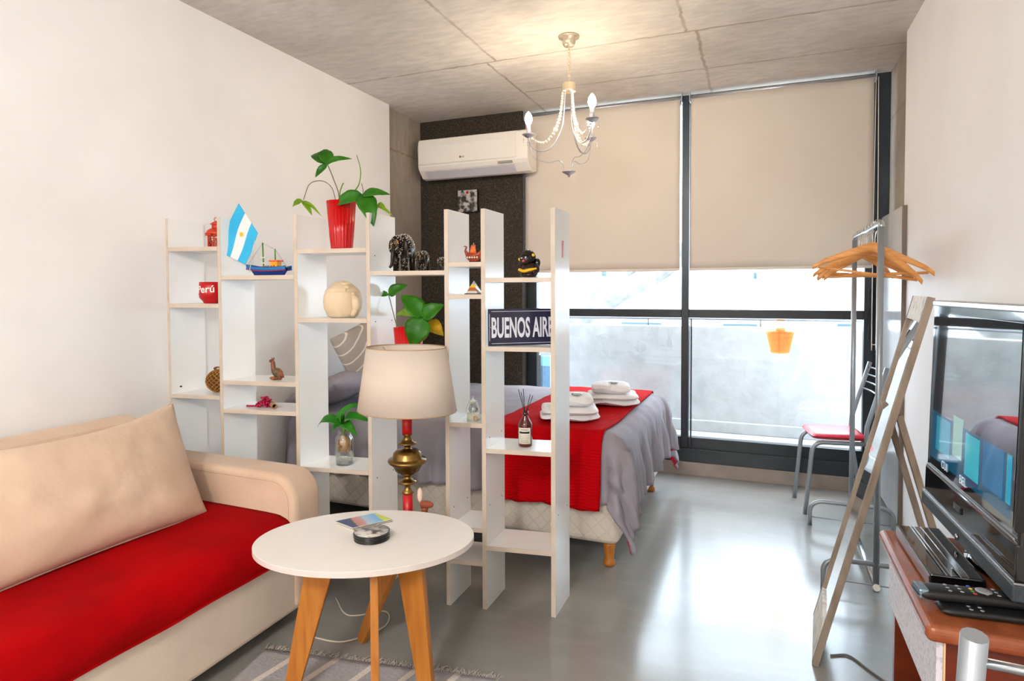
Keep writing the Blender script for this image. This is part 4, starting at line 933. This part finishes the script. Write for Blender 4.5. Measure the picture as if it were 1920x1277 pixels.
def booklets():
    p = [at(0, 0, 1)]
    z = .5005
    def Zp(px, py, zz):
        d = ray(px, py); return CAM+d*((zz-CAM.z)/d.z)
    A, B, C_, D = Zp(629, 979, z+.006), Zp(700, 957, z+.006), Zp(735, 975, z+.006), Zp(661, 991, z+.006)
    ux = (C_-D); uy = (A-D); ux.z = uy.z = 0
    Mcov = bpy.data.materials.new('city_cover'); Mcov.use_nodes = True; t = NT(Mcov)
    ex, ey = ux.normalized(), None
    # colour bands across the cover: dark foreground, rosy ground, sky, yellow-green title strip
    tcn = t.node('ShaderNodeTexCoord'); dp = t.node('ShaderNodeVectorMath', operation='DOT_PRODUCT'); dp.inputs[1].default_value = tuple(ux/ux.length_squared)
    sb = t.node('ShaderNodeVectorMath', operation='SUBTRACT'); sb.inputs[1].default_value = tuple(D); t.L.new(tcn.outputs['Object'], sb.inputs[0]); t.L.new(sb.outputs[0], dp.inputs[0])
    wob = t.math('ADD', dp.outputs['Value'], t.math('MULTIPLY', t.math('SUBTRACT', t.noise(tcn.outputs['Object'], 60, 3), .5), .16))
    cr = t.node('ShaderNodeValToRGB'); t.L.new(wob, cr.inputs[0]); e = cr.color_ramp.elements
    e[0].position = 0; e[0].color = S((70, 84, 120)); e[1].position = 1; e[1].color = S((196, 204, 60))
    for pos, col in ((.12, (78, 80, 112)), (.16, (190, 130, 120)), (.36, (196, 150, 150)), (.42, (170, 200, 222)), (.72, (110, 175, 222)), (.76, (120, 190, 210)), (.78, (190, 204, 50))):
        q = e.new(pos); q.color = S(col)
    t.L.new(cr.outputs[0], t.b.inputs['Base Color']); t.b.inputs['Roughness'].default_value = .25
    Mpg = mat('page_edges', (226, 220, 210), .7)
    labs = ['top booklet with a blue sky city photo and yellow-green strip', 'middle booklet of the small stack on the coffee table', 'bottom booklet of the small stack on the coffee table']
    for k in range(3):
        zz = z+.0032*(2-k); off = V((.003*k, -.002*k, 0)); o = thing('booklet', D+off, labs[k], 'booklet', 'booklets on the coffee table')
        q = [D, C_, D+ux+uy, A]; pts = [V((p.x, p.y, zz))+off for p in (D, D+ux, D+ux+uy, D+uy)]
        MB().prism([p+V((0, 0, .0003)) for p in pts], (0, 0, .0022)).build('pages', Mpg, o)
        MB().prism([p+V((0, 0, .0025)) for p in pts], (0, 0, .0004)).build('cover', Mcov if k == 0 else mat('slate_cover', (70, 80, 84), .4), o)
    c_ = Zp(697, 1009, z); n_ = 6
    Mprint = mat('grey_portrait_print', (196, 190, 182), .3, c2=(90, 88, 90), scale=38, detail=2, mixlo=.5, mixhi=.62)
    for k in range(n_):
        dx, dy = random.uniform(-.0015, .0015), random.uniform(-.0015, .0015)
        o = thing('coaster', (c_.x+dx, c_.y+dy, z+.0042*k), ('top coaster of the stack with a grey marbled print' if k == n_-1 else 'round black coaster, %s of the stack on the white table' % ['bottom', 'second from bottom', 'third from bottom', 'third from top', 'just under the top'][k]), 'coaster', 'stack of round coasters')
        MB().lathe([(.0, 0), (.0565, 0), (.0575, .0008), (.0575, .0032), (.0565, .004), (0, .004)], (c_.x+dx, c_.y+dy, z+.0042*k), 64).build('disc', M_gloss, o)
        if k == n_-1: MB().lathe([(0, .004), (.0555, .004), (.0555, .0044), (0, .0044)], (c_.x+dx, c_.y+dy, z+.0042*k), 64).build('print', Mprint, o)
booklets()

# ------------------------------------------------------------------ table lamp with brass and red stem
def lampobj():
    c_ = V((-1.253, 2.04, .294)); t_ = thing('table_lamp', c_, 'tall lamp with cream shade and brass and red turned stem', 'lamp')
    MB().lathe([(.085, 0), (.088, .006), (.075, .018), (.035, .030), (.020, .045), (.020, .06), (0, .06)], c_, 36).build('base', M_brass, t_)
    def col(z0, z1): MB().lathe([(.0195, z0), (.0195, z1)], V((c_.x, c_.y, 0)), 8).build('red_column', M_redpaint, t_)
    col(.350, .522); col(.754, .828)
    P0 = V((c_.x, c_.y, 0))
    MB().lathe([(.0195, .522), (.024, .526), (.018, .534), (.010, .545), (.011, .555), (.020, .562), (.036, .566), (.037, .570), (.024, .574), (.014, .583), (.011, .592), (.026, .598), (.046, .612), (.054, .628), (.058, .634), (.070, .642), (.075, .650), (.072, .656), (.058, .658), (.056, .662), (.053, .680), (.043, .690), (.022, .694), (.012, .699), (.013, .706), (.020, .711), (.035, .715), (.036, .719), (.024, .723), (.018, .732), (.012, .745), (.020, .751), (.020, .754)], P0, 40).build('turned_brass', M_brass, t_)
    MB().lathe([(.0195, .828), (.020, .832), (.012, .840), (.007, .845), (.007, .96)], P0, 20).build('socket_stem', M_brass, t_)
    zb, zt_ = .845, 1.085
    MB().lathe([(.196, zb), (.158, zt_)], P0, 72, caps=False, sq=(1, .82)).build('lamp_shade', M_shade, t_, solid=.002)
    e = MB()
    for r, z in ((.196, zb), (.158, zt_)): e.tube([P0+V((r*cos(a), .82*r*sin(a), z)) for a in [i*2*pi/60 for i in range(61)]], .0022, 6, caps=False)
    for k in range(3):
        a = k*2*pi/3+.6; e.tube([P0+V((.006*cos(a), .006*sin(a), .99)), P0+V((.157*cos(a), .82*.157*sin(a), zt_-.008))], .0015, 6)
    e.build('shade_ring', mat('shade_wire', (170, 140, 104), .5), t_)
    # the little ornament beside the stem
    o_ = V((-1.185, 2.05, .294)); f = thing('animal_ornament', o_, 'small reddish-brown animal ornament with pale top beside the lamp stem', 'ornament')
    z1 = .44
    MB().lathe([(.02, 0), (.016, .01), (.012, .17), (.016, .18)], o_, 16).build('pedestal', M_clay, f)
    MB().ell(o_+V((.008, 0, .192)), (.030, .014, .014)).build('body', mat('russet_fur', (150, 74, 48), .8), f)
    MB().ell(o_+V((-.02, 0, .225)), (.011, .010, .028)).build('head', mat('pale_wool', (226, 200, 180), .9), f)
lampobj()

# ------------------------------------------------------------------ chandelier
def chandelier():
    c_ = V((-.96, 3.22, 0)); t_ = thing('chandelier', (c_.x, c_.y, H-.001), 'three-armed silver chandelier with crystal bead swags and lit candle bulbs', 'chandelier')
    MB().lathe([(.055, H-.001), (.056, H-.008), (.036, H-.014), (.034, H-.04), (.026, H-.052), (0, H-.054)], c_, 32).build('canopy', M_gold, t_)
    ch = MB(); z = H-.052
    k = 0
    while z > 2.41:
        rt = (1, 0) if k % 2 else (0, 1)
        ch.tube([c_+V((rt[0]*.006*cos(a), rt[1]*.006*cos(a), z-.010+.011*sin(a))) for a in [i*pi/6 for i in range(13)]], .0016, 6, caps=False); z -= .0165; k += 1
    ch.tube(spline([c_+V((.004, 0, H-.05)), c_+V((.009, 0, 2.5)), c_+V((.003, 0, 2.41))], 5), .0022, 6)
    ch.build('chain', M_gold, t_)
    MB().lathe([(.008, 2.41), (.03, 2.405), (.034, 2.40), (.034, 2.365), (.036, 2.36), (.0, 2.358)], c_, 28).build('crown', M_gold, t_)
    rl_, fl_ = V((cos(YAW), sin(YAW), 0)), V((-sin(YAW), cos(YAW), 0)); cups = [c_+rl_*a+fl_*b for a, b in ((-.215, .10), (.058, -.13), (.15, .20))]
    for i, cp in enumerate(cups):
        r = V((cp.x-c_.x, cp.y-c_.y, 0)); R_ = .235; r.normalize(); cp = V((c_.x, c_.y, 2.150))+r*R_
        arm_ = spline([c_+r*.022+V((0, 0, 2.37)), c_+r*.028+V((0, 0, 2.26)), c_+r*.045+V((0, 0, 2.16)), c_+r*.10+V((0, 0, 2.075)), c_+r*.165+V((0, 0, 2.06)), c_+r*.215+V((0, 0, 2.09)), cp+V((0, 0, -.004))], 6)
        a_o = MB().tube(arm_, .0038, 8).build('arm', M_silver, t_)
        low = spline([cp+V((0, 0, -.03)), c_+r*.20+V((0, 0, 2.03)), c_+r*.12+V((0, 0, 1.995)), c_+r*.06+V((0, 0, 2.0)), c_+r*.035+V((0, 0, 1.975)), c_+r*.025+V((0, 0, 1.93))], 6)
        MB().tube([cp+V((0, 0, -.03))]+low, .0022, 6).build('lower_wire', M_silver, t_)
        MB().lathe([(0, -.006), (.014, -.008), (.034, .006), (.036, .009), (.030, .008), (.012, .001), (0, .001)], cp, 24).build('drip_cup', M_silver, t_)
        MB().lathe([(.011, 0), (.011, .062), (0, .062)], cp, 16).build('candle_sleeve', M_silver, t_)
        MB().lathe([(.008, .060), (.015, .070), (.021, .088), (.018, .108), (.008, .126), (0, .134)], cp, 20).build('bulb', mat('lit_bulb', (255, 236, 205), .3, emit=(255, 232, 198), es=210), t_)
        # bead swag from crown to cup
        sw = spline([c_+r*.036+V((0, 0, 2.355)), c_+r*.042+V((0, 0, 2.29)), c_+r*.055+V((0, 0, 2.22)), c_+r*.09+V((0, 0, 2.145)), c_+r*.14+V((0, 0, 2.105)), c_+r*.19+V((0, 0, 2.115)), cp+V((0, 0, -.006))-r*.012], 6)
        b = MB(); L_ = 0; nxt = 0; tot = sum((sw[q+1]-sw[q]).length for q in range(len(sw)-1))
        for q in range(len(sw)-1):
            seg_ = (sw[q+1]-sw[q]); l = seg_.length
            while nxt <= L_+l:
                fr_ = nxt/tot; rad = .0062+.003*sin(pi*fr_); big = abs(fr_-.5) < .02
                b.ell(sw[q]+seg_*((nxt-L_)/l), .013 if big else rad, 8, 6); nxt += (.026 if big else rad*2.05)
            L_ += l
        b.build('bead_swag', M_crystal, t_)
        d = MB()
        for a in (0, 2.1, 4.2):
            e = V((cos(a), sin(a), 0))*.034; d.tube([cp+e+V((0, 0, .005)), cp+e+V((0, 0, -.02))], .0006, 5); d.ell(cp+e+V((0, 0, -.024)), .005, 8, 6); d.ell(cp+e+V((0, 0, -.038)), (.0045, .0045, .008), 8, 6)
        d.build('drop', M_crystal, t_)
    MB().lathe([(0, 1.905), (.006, 1.908), (.006, 1.915), (.012, 1.918), (.036, 1.932), (.038, 1.936), (.02, 1.932), (0, 1.930)], c_, 28).build('bottom_dish', M_silver, t_)
chandelier()

# ------------------------------------------------------------------ chairs
def chair(loc, rz, w_, d_, hb, label, padc, padname):
    # local frame: +x is the front, back at -x ; built at loc with rotation rz
    t_ = thing('metal_chair', loc, label, 'chair'); Rm = Matrix.Rotation(rz, 3, 'Z'); L0 = V(loc)
    def T(x, y, z): return L0+Rm @ V((x, y, z))
    r = .0125
    for s_ in (-1, 1):
        y = s_*w_/2
        MB().tube([T(d_/2+.03, y, 0), T(d_/2+.012, y, .20), T(d_/2, y, .34)]+arc(T(d_/2-.002, y, .36), T(d_/2-.008, y, .418), T(d_/2-.06, y, .422), 6)+[T(-d_/2+.01, y, .422)], r, 12).build('leg', M_grey, t_)
        MB().tube([T(-d_/2-.05, y, 0), T(-d_/2+.00, y, .30), T(-d_/2+.015, y, .46)]+[T(-d_/2+.012, y, .52), T(-d_/2-.045, y, .72), T(-d_/2-.085, y, hb)], r, 12).build('leg', M_grey, t_)
    MB().tube([T(-d_/2+.01, -w_/2, .422), T(-d_/2+.01, w_/2, .422)], .009, 8).build('seat_rail', M_grey, t_)
    for k in range(4):
        f = (hb-.03-.042*k-.52)/(hb-.52); x = -d_/2+.012-.097*f
        MB().tube([T(x, -w_/2, .52+(hb-.52)*f), T(x-.012, 0, .52+(hb-.52)*f), T(x, w_/2, .52+(hb-.52)*f)], .0055, 8).build('back_bar', M_chrome, t_)
    c_ = MB()
    def f(u, v, sg):
        a, e = (u-.5)*2, (v-.5)*2; pr_ = max(0, (1-abs(a)**5)*(1-abs(e)**5))**.4; xx = a*(d_/2+.0)*(1-.06*abs(e)**4); yy = e*(w_/2+.005)*(1-.06*abs(a)**4); return T(xx, yy, .450+sg*.020*pr_+(.004 if sg > 0 else 0))
    c_.grid(lambda u, v: f(u, v, 1), 20, 20); c_.grid(lambda u, v: f(u, v, -1), 20, 20); c_.build('seat_pad', mat(padname, padc, .35, bump=.05), t_)
    return t_
chair((.405, 4.105, 0), pi+radians(8), .30, .30, .86, 'grey tubular chair with red seat pad standing by the window', (206, 30, 56), 'red_vinyl')
chair((.395, 1.005, 0), pi/2, .37, .30, .938, 'grey tubular chair with back bars in front of the desk, bottom right corner', (206, 30, 56), 'red_vinyl')

# ------------------------------------------------------------------ clothes rack + hangers
def rack():
    XC, YA, YB_, ZT_ = .462, 2.975, 3.76, 1.580
    t_ = thing('clothes_rack', (XC, 3.36, 0), 'silver tubular clothes rack with arched feet holding wooden hangers', 'clothes rack')
    for y in (YA, YB_):
        MB().tube([(XC, y, .02), (XC, y, ZT_-.02)], .0125, 14).build('post', M_grey, t_)
        foot = [V((XC-.20, y, 0)), V((XC-.20, y, .06))]+arc((XC-.20, y, .08), (XC-.195, y, .130), (XC-.14, y, .135), 6)+arc((XC+.14, y, .135), (XC+.195, y, .130), (XC+.20, y, .08), 6)+[V((XC+.20, y, .06)), V((XC+.20, y, 0))]
        MB().tube(foot, .011, 12).build('foot', M_grey, t_)
        MB().tube([(XC-.20, y, .045), (XC+.20, y, .045)], .003, 6).build('foot_wire', M_grey, t_)
    MB().tube([V((XC, YA, ZT_-.03)), V((XC, YA, ZT_-.012)), V((XC, YA+.012, ZT_)), V((XC, YB_-.012, ZT_)), V((XC, YB_, ZT_-.012)), V((XC, YB_, ZT_-.03))], .012, 14).build('hanging_rod', M_chrome, t_)
    MB().tube([(XC, YA-.02, .045), (XC, YB_, .045)], .0125, 14).build('floor_bar', M_chrome, t_)
    MB().tube([(XC, YA-.028, .045), (XC, YA-.018, .045)], .0135, 14).build('end_cap', M_white, t_)
    # hangers
    zr = ZT_+.012
    specs = [(3.04, .10, .16), (3.13, -.22, -.02), (3.21, .45, -.05), (3.29, -.42, .08), (3.38, .30, -.04), (3.48, -.25, .05), (3.60, .55, -.02)]
    labs = ['nearest wooden coat hanger on the rack rod', 'second nearest wooden coat hanger on the rack rod', 'third wooden coat hanger from the near post', 'middle wooden coat hanger of the seven', 'third wooden coat hanger from the far post', 'second farthest wooden coat hanger on the rod', 'farthest wooden coat hanger, next to the far post']
    o0 = V((XC, specs[0][0], zr))
    h_ = thing('coat_hanger', o0, labs[0], 'hanger', 'wooden hangers on the clothes rack')
    hk = [o0+V((.016*cos(a), 0, -.012+.016*sin(a))) for a in [pi*1.10-i*(pi*1.1+.3)/10 for i in range(11)]]+[o0+V((.010, 0, -.034)), o0+V((.0, 0, -.048)), o0+V((0, 0, -.105))]
    MB().tube(spline(hk, 3), .0016, 6).build('hook', M_chrome, h_)
    W_ = .215
    body = MB()
    def up_(s): return -.100-.112*(abs(s)**1.12)-.06*max(0, abs(s)-.85)
    def thk(s): return .021-.010*abs(s)
    def bf(u, v):
        s = (u-.5)*2; a = 2*pi*v; yb = .030*s*s
        return o0+V((s*W_, yb+.006*cos(a), up_(s)-.011+thk(s)*sin(a)*1.0))
    body.grid(bf, 40, 10); body.build('shoulder_bar', M_hang, h_)
    MB().tube([o0+V((-W_*.90, .026, up_(.9)-.024)), o0+V((W_*.90, .026, up_(.9)-.024))], .0058, 10).build('trouser_bar', M_hang, h_)
    hs = [h_]
    for (y, a, ro), lab in zip(specs[1:], labs[1:]): dup(h_, (XC, y, zr), a, lab).rotation_euler = (0, ro, a)
    h_.rotation_euler = (0, specs[0][2], specs[0][1])
rack()

# ------------------------------------------------------------------ easel mirror
def mirror():
    t_ = thing('easel_mirror', (.3, 2.5, 0), 'narrow standing mirror in worn wooden frame leaning back on its legs', 'mirror')
    ya, yb = 2.335, 2.705; lean = V((.322, 0, 1.272)).normalized(); Lm = hypot(.322, 1.272); B0 = V((.184, ya, .001)); n_ = V((-lean.z, 0, lean.x))
    yy = V((.03, .37, 0)); yy.normalize(); wy = .372
    def bar(p0, p1, wdt, th, name, m):
        d = (p1-p0).normalized(); o = MB().obox((p0+p1)/2, d*(p1-p0).length/2, d.cross(n_).normalized()*wdt/2, n_*th/2).build(name, m, t_, bevel=.0015); return o
    bar(B0+yy*.011, B0+yy*.011+lean*Lm, .022, .020, 'side_bar', M_mirrorwood)
    bar(B0+yy*(wy-.011), B0+yy*(wy-.011)+lean*Lm, .022, .020, 'side_bar', M_mirrorwood)
    for z0, z1 in ((.0, .13), (Lm-.085, Lm)):
        MB().obox(B0+yy*wy/2+lean*(z0+z1)/2+n_*.001, yy*(wy/2-.022), lean*(z1-z0)/2, n_*.009).build('cross_board', M_whitewash, t_, bevel=.001)
    MB().obox(B0+yy*wy/2+lean*(Lm*.5+.022), yy*(wy/2-.020), lean*(Lm/2-.11), n_*.002).build('mirror_glass', M_mirror, t_)
    MB().obox(B0+yy*wy/2+lean*(Lm*.5+.022)-n_*.006, yy*(wy/2-.020), lean*(Lm/2-.11), n_*.003).build('backing', M_mirrorwood, t_)
    for (a, b) in (((.425, 2.36, .885), (.672, 2.40, .008)), ((.425, 2.62, .885), (.672, 2.66, .008))):
        a, b = V(a), V(b); d = (b-a).normalized(); MB().obox((a+b)/2, d*(b-a).length/2, d.cross(V((0, 1, 0))).normalized()*.010, V((0, .014, 0))).build('rear_leg', M_mirrorwood, t_, bevel=.002)
mirror()
cb = MB().tube(spline([V((.24, 2.42, .004)), V((.30, 2.44, .004)), V((.36, 2.36, .004)), V((.45, 2.26, .004)), V((.60, 2.2, .004)), V((.68, 2.1, .004))], 8), .0035, 6).build('power_cable', mat('grey_cable', (96, 92, 88), .5)); tag(cb, 'thin grey cable on the floor behind the mirror foot', 'cable')
cb = MB().tube(spline([V((-1.66, 2.12, .004)), V((-1.52, 2.02, .004)), V((-1.40, 2.10, .004)), V((-1.34, 2.0, .004)), V((-1.42, 1.86, .004)), V((-1.56, 1.84, .004))], 8), .0030, 6).build('lamp_cord', mat('cream_cable', (206, 194, 176), .5)); tag(cb, 'thin cream cord curling on the floor under the coffee table', 'cord')

# ------------------------------------------------------------------ desk, television, set-top box, remotes
def desk():
    t_ = thing('desk', (.48, 1.48, 0), 'cherry veneer desk with rounded top edge holding the television', 'desk')
    MB().box((.270, 1.240, .690), (.695, 1.715, .720)).build('top', M_cherrytop, t_, bevel=.012, seg=4)
    for y in (1.262, 1.672): MB().box((.300, y, 0), (.690, y+.018, .690)).build('side_panel', M_cherry, t_)
    MB().box((.288, 1.262, 0), (.300, 1.690, .0)).v
    MB().box((.290, 1.264, .555), (.300, 1.690, .690)).build('apron', M_speck, t_)
    MB().box((.300, 1.2605, 0), (.303, 1.262, .690)).build('edge_strip', M_pineend, t_)
    MB().box((.675, 1.28, .30), (.690, 1.672, .690)).build('back_panel', M_cherry, t_)
desk()
def tv():
    t_ = thing('television', (.5, 1.5, .72), 'black flat television with glossy bezel and soundbar on the desk', 'television')
    # local frame: along = +Y direction, facing -X and a little down the room
    A = V((.414, 1.305, .758)); B = V((.391, 1.835, .758)); d = (B-A); L_ = d.length; d.normalize(); up = V((.012, 0, .515)).normalized(); n_ = up.cross(d); n_ = n_ if n_.x < 0 else -n_
    n_.normalize(); H_ = .512
    def bx(name, m, u0, u1, v0, v1, w0, w1, bev=.002, par=t_):
        c_ = A+d*(u0+u1)/2+up*(v0+v1)/2+n_*(w0+w1)/2; return MB().obox(c_, d*(u1-u0)/2, up*(v1-v0)/2, n_*abs(w1-w0)/2).build(name, m, par, bevel=bev, seg=3)
    hs = bx('housing', M_gloss, 0, L_, .085, H_, -.055, 0, .006)
    # screen
    Ms = bpy.data.materials.new('lcd_screen'); Ms.use_nodes = True; t = NT(Ms); b = t.b; b.inputs['Base Color'].default_value = S((10, 18, 26)); b.inputs['Roughness'].default_value = .04; b.inputs['Coat Weight'].default_value = 1; b.inputs['Specular IOR Level'].default_value = 1.0
    b.inputs['IOR'].default_value = 2.6; b.inputs['Coat IOR'].default_value = 2.2; b.inputs['Coat Roughness'].default_value = .01
    u0, u1, v0, v1 = .022, L_-.022, .112, H_-.030
    sc = bx('screen', Ms, u0, u1, v0, v1, 0, .002, 0)
    ems = lambda nm, c, s=.7: mat(nm, c, .05, emit=c, es=s, coat=1)
    W_ = u1-u0; Hh = v1-v0
    for i, (a0, a1, b0, b1, c) in enumerate(((.02, .98, .05, .36, (0, 70, 100)), (.10, .30, .12, .34, (0, 130, 160)), (.34, .46, .16, .40, (120, 160, 150)), (.50, .66, .10, .34, (0, 160, 180)), (.70, .90, .12, .36, (0, 96, 140)), (.93, .97, .12, .36, (0, 140, 170)))):
        tl = bx('menu_tile', ems('screen_tile%d' % i, c, .5), u0+W_*(1-a1), u0+W_*(1-a0), v0+Hh*b0, v0+Hh*b1, .002, .0022+.0001*i, 0, sc)
    Mt = ems('screen_text', (180, 200, 210), .8)
    for body, fu, fv in (('CUI', .80, .02), ('BEL', .55, .02)):
        text('screen_letters', body, .026, frame(A+d*(u0+W_*fu)+up*(v0+Hh*fv+.004)+n_*.0032, -d, up), Mt, sc, ext=.0001)
    bx('bezel_line', M_chrome, .012, L_-.012, .102, .107, 0, .004, .001)
    bx('bezel_bottom', M_gloss, 0, L_, .034, .100, -.05, .003, .004)
    bx('soundbar', mat('speaker_grille', (54, 62, 68), .45, c2=(40, 46, 52), scale=200), -.006, L_+.004, .0, .032, -.06, .008, .004)
    bx('trim_strip', M_chrome, -.006, L_+.004, .031, .035, -.06, .007, .001)
    bx('top_chrome', M_chrome, 0, L_, H_-.012, H_+.002, -.05, .003, .003)
    bx('side_bezel', M_matblack, 0, .012, .12, H_, -.052, .004, .002)
    bx('badge', M_matblack, L_*.50, L_*.50+.045, .060, .074, .003, .006, .001)
    for k in range(4): bx('badge_mark', M_chrome, L_*.50+.006+.009*k, L_*.50+.011+.009*k, .063, .071, .006, .0066, 0)
    MB().lathe([(0, 0), (.006, 0), (.006, .004), (0, .004)], A+d*(L_*.5)+up*.012+n_*.008, 14, axis=n_).build('power_button', M_chrome, t_)
    c_ = V((.52, 1.56, .721))
    MB().lathe([(.11, 0), (.112, .006), (.09, .014), (.03, .02), (0, .02)], c_, 40, sq=(1, 1.1)).build('foot', M_gloss, t_)
    MB().box((.455, 1.52, .735), (.53, 1.60, .85)).build('neck', M_gloss, t_, bevel=.005)
tv()
def settop():
    t_ = thing('set_top_box', (.36, 1.52, .72), 'wide flat glossy black media box on the desk in front of the television', 'media box')
    z = .7205; P_ = [(.308, 1.395), (.300, 1.662), (.385, 1.672), (.40, 1.40)]
    MB().prism([(x, y, z+.004) for x, y in P_], (0, 0, .026)).build('body', M_gloss, t_, bevel=.003)
    o = MB()
    for f in (.30, .38, .55):
        a = V((P_[0][0]+(P_[3][0]-P_[0][0])*f, P_[0][1], z+.0305)); b = V((P_[1][0]+(P_[2][0]-P_[1][0])*f, P_[1][1]+.003, z+.0305)); o.tube([a, b], .0009, 6)
    o.build('trim_line', M_chrome, t_)
    MB().prism([(.3055, 1.394, z+.004), (.2975, 1.663, z+.004), (.3005, 1.663, z+.004), (.3085, 1.394, z+.004)], (0, 0, .022)).build('front_strip', M_chrome, t_)
    # remotes
    def remote(c_, a, L_, W_, Hh, label, zz, silver):
        r = thing('remote_control', (c_[0], c_[1], zz), label, 'remote control'); ex = V((cos(a), sin(a), 0)); ey = V((-sin(a), cos(a), 0)); c3 = V((c_[0], c_[1], zz))
        b = MB()
        def f(u, v):
            s = (u-.5)*2; q = 2*pi*v; k = (1-abs(s)**8)**.25 if abs(s) < 1 else 0; cz_ = cos(q); sz = sin(q)
            return c3+ex*(s*L_/2)+ey*(abs(cz_)**.5*(1 if cz_ > 0 else -1)*W_/2*max(.75, k)*(1-.08*(1-s*s)))+V((0, 0, Hh/2+abs(sz)**.7*(1 if sz > 0 else -1)*Hh/2*k))
        b.grid(f, 24, 20); b.build('body', M_matblack, r)
        if silver:
            MB().obox(c3-ex*(L_/2-.010)+V((0, 0, Hh*.55)), ex*.009, ey*W_*.40, V((0, 0, Hh*.47))).build('nose', mat('blue_steel', (120, 140, 156), .3, .7), r, bevel=.004)
        cols = [(150, 30, 30), (60, 120, 50), (190, 160, 40), (40, 60, 140)]; bb = MB(); bk_ = 0
        for i in range(7 if silver else 2):
            for k in range(3):
                if silver and i == 2: continue
                bb.ell(c3+ex*(-L_*.22+i*L_*.10)+ey*((k-1)*W_*.25)+V((0, 0, Hh)), (.0035, .003, .0012), 8, 5)
        bb.build('buttons', mat('button_grey', (128, 130, 132), .5), r)
        if silver:
            for i, cc in enumerate(cols): MB().ell(c3+ex*(-L_*.02)+ey*((i-1.5)*W_*.2)+V((0, 0, Hh+.0002)), (.0035, .003, .0014), 8, 5).build('colour_button', mat('btn%d' % i, cc, .4), r)
            MB().lathe([(.006, 0), (.013, 0), (.013, .0012), (.006, .0012)], c3+ex*(L_*.08)+V((0, 0, Hh)), 20).build('ring_pad', mat('button_grey', (128, 130, 132), .5), r)
    remote((.362, 1.335), .12, .19, .048, .020, 'black remote with blue-grey nose and coloured buttons on the desk corner', .7352, True)
    remote((.385, 1.315), .10, .17, .046, .014, 'smaller plain black remote lying underneath the other remote', .7205, False)
settop()

# ------------------------------------------------------------------ rug
def rug():
    Mg = mat('grey_woven_rug', (168, 164, 166), .95, bump=.5, bscale=90); t = NT(Mg); v, x, y, z = t.xyz()
    u_ = t.math('ADD', t.math('MULTIPLY', x, .985), t.math('MULTIPLY', y, -.171))
    f = t.math('FRACT', t.math('MULTIPLY', u_, 7.2)); band = t.math('LESS_THAN', f, .17)
    f2 = t.math('MULTIPLY', t.rng(t.noise(v, 60, 3), .3, .7), .35)
    c = t.mix(band, t.mix(f2, S((168, 164, 166)), S((140, 138, 142))), S((214, 206, 196))); t.L.new(c, t.b.inputs['Base Color'])
    t_ = thing('rug', (-1.3, 1.2, 0), 'grey woven rug with pale stripes and ragged fringe under coffee table', 'rug')
    a, b = V((-1.66, 1.715, 0)), V((-.80, 1.865, 0)); d = (b-a).normalized(); p_ = V((d.y, -d.x, 0)); W_ = (b-a).length
    def fz(u, v): q = a+d*(W_*u)+p_*(1.5*v); return V((q.x, q.y, .004+.0025*noise.noise(V((q.x*5, q.y*5, 0)))))
    MB().grid(fz, 50, 60).build('weave', Mg, t_, solid=.004)
    fr_ = MB()
    for i in range(190):
        q = a+d*(W_*(i+random.random())/190); l = random.uniform(.012, .040); k = V((random.uniform(-.015, .015), 0, 0)); fr_.tube(spline([q+V((0, 0, .005)), q-p_*l*.5+k*.6+V((0, 0, .004+random.uniform(0, .008))), q-p_*l+k+V((0, 0, .003))], 3), .0010, 4, caps=False)
    o = fr_.build('fringe', mat('fringe_cotton', (196, 188, 180), .95), t_); o['kind'] = 'stuff'
rug()
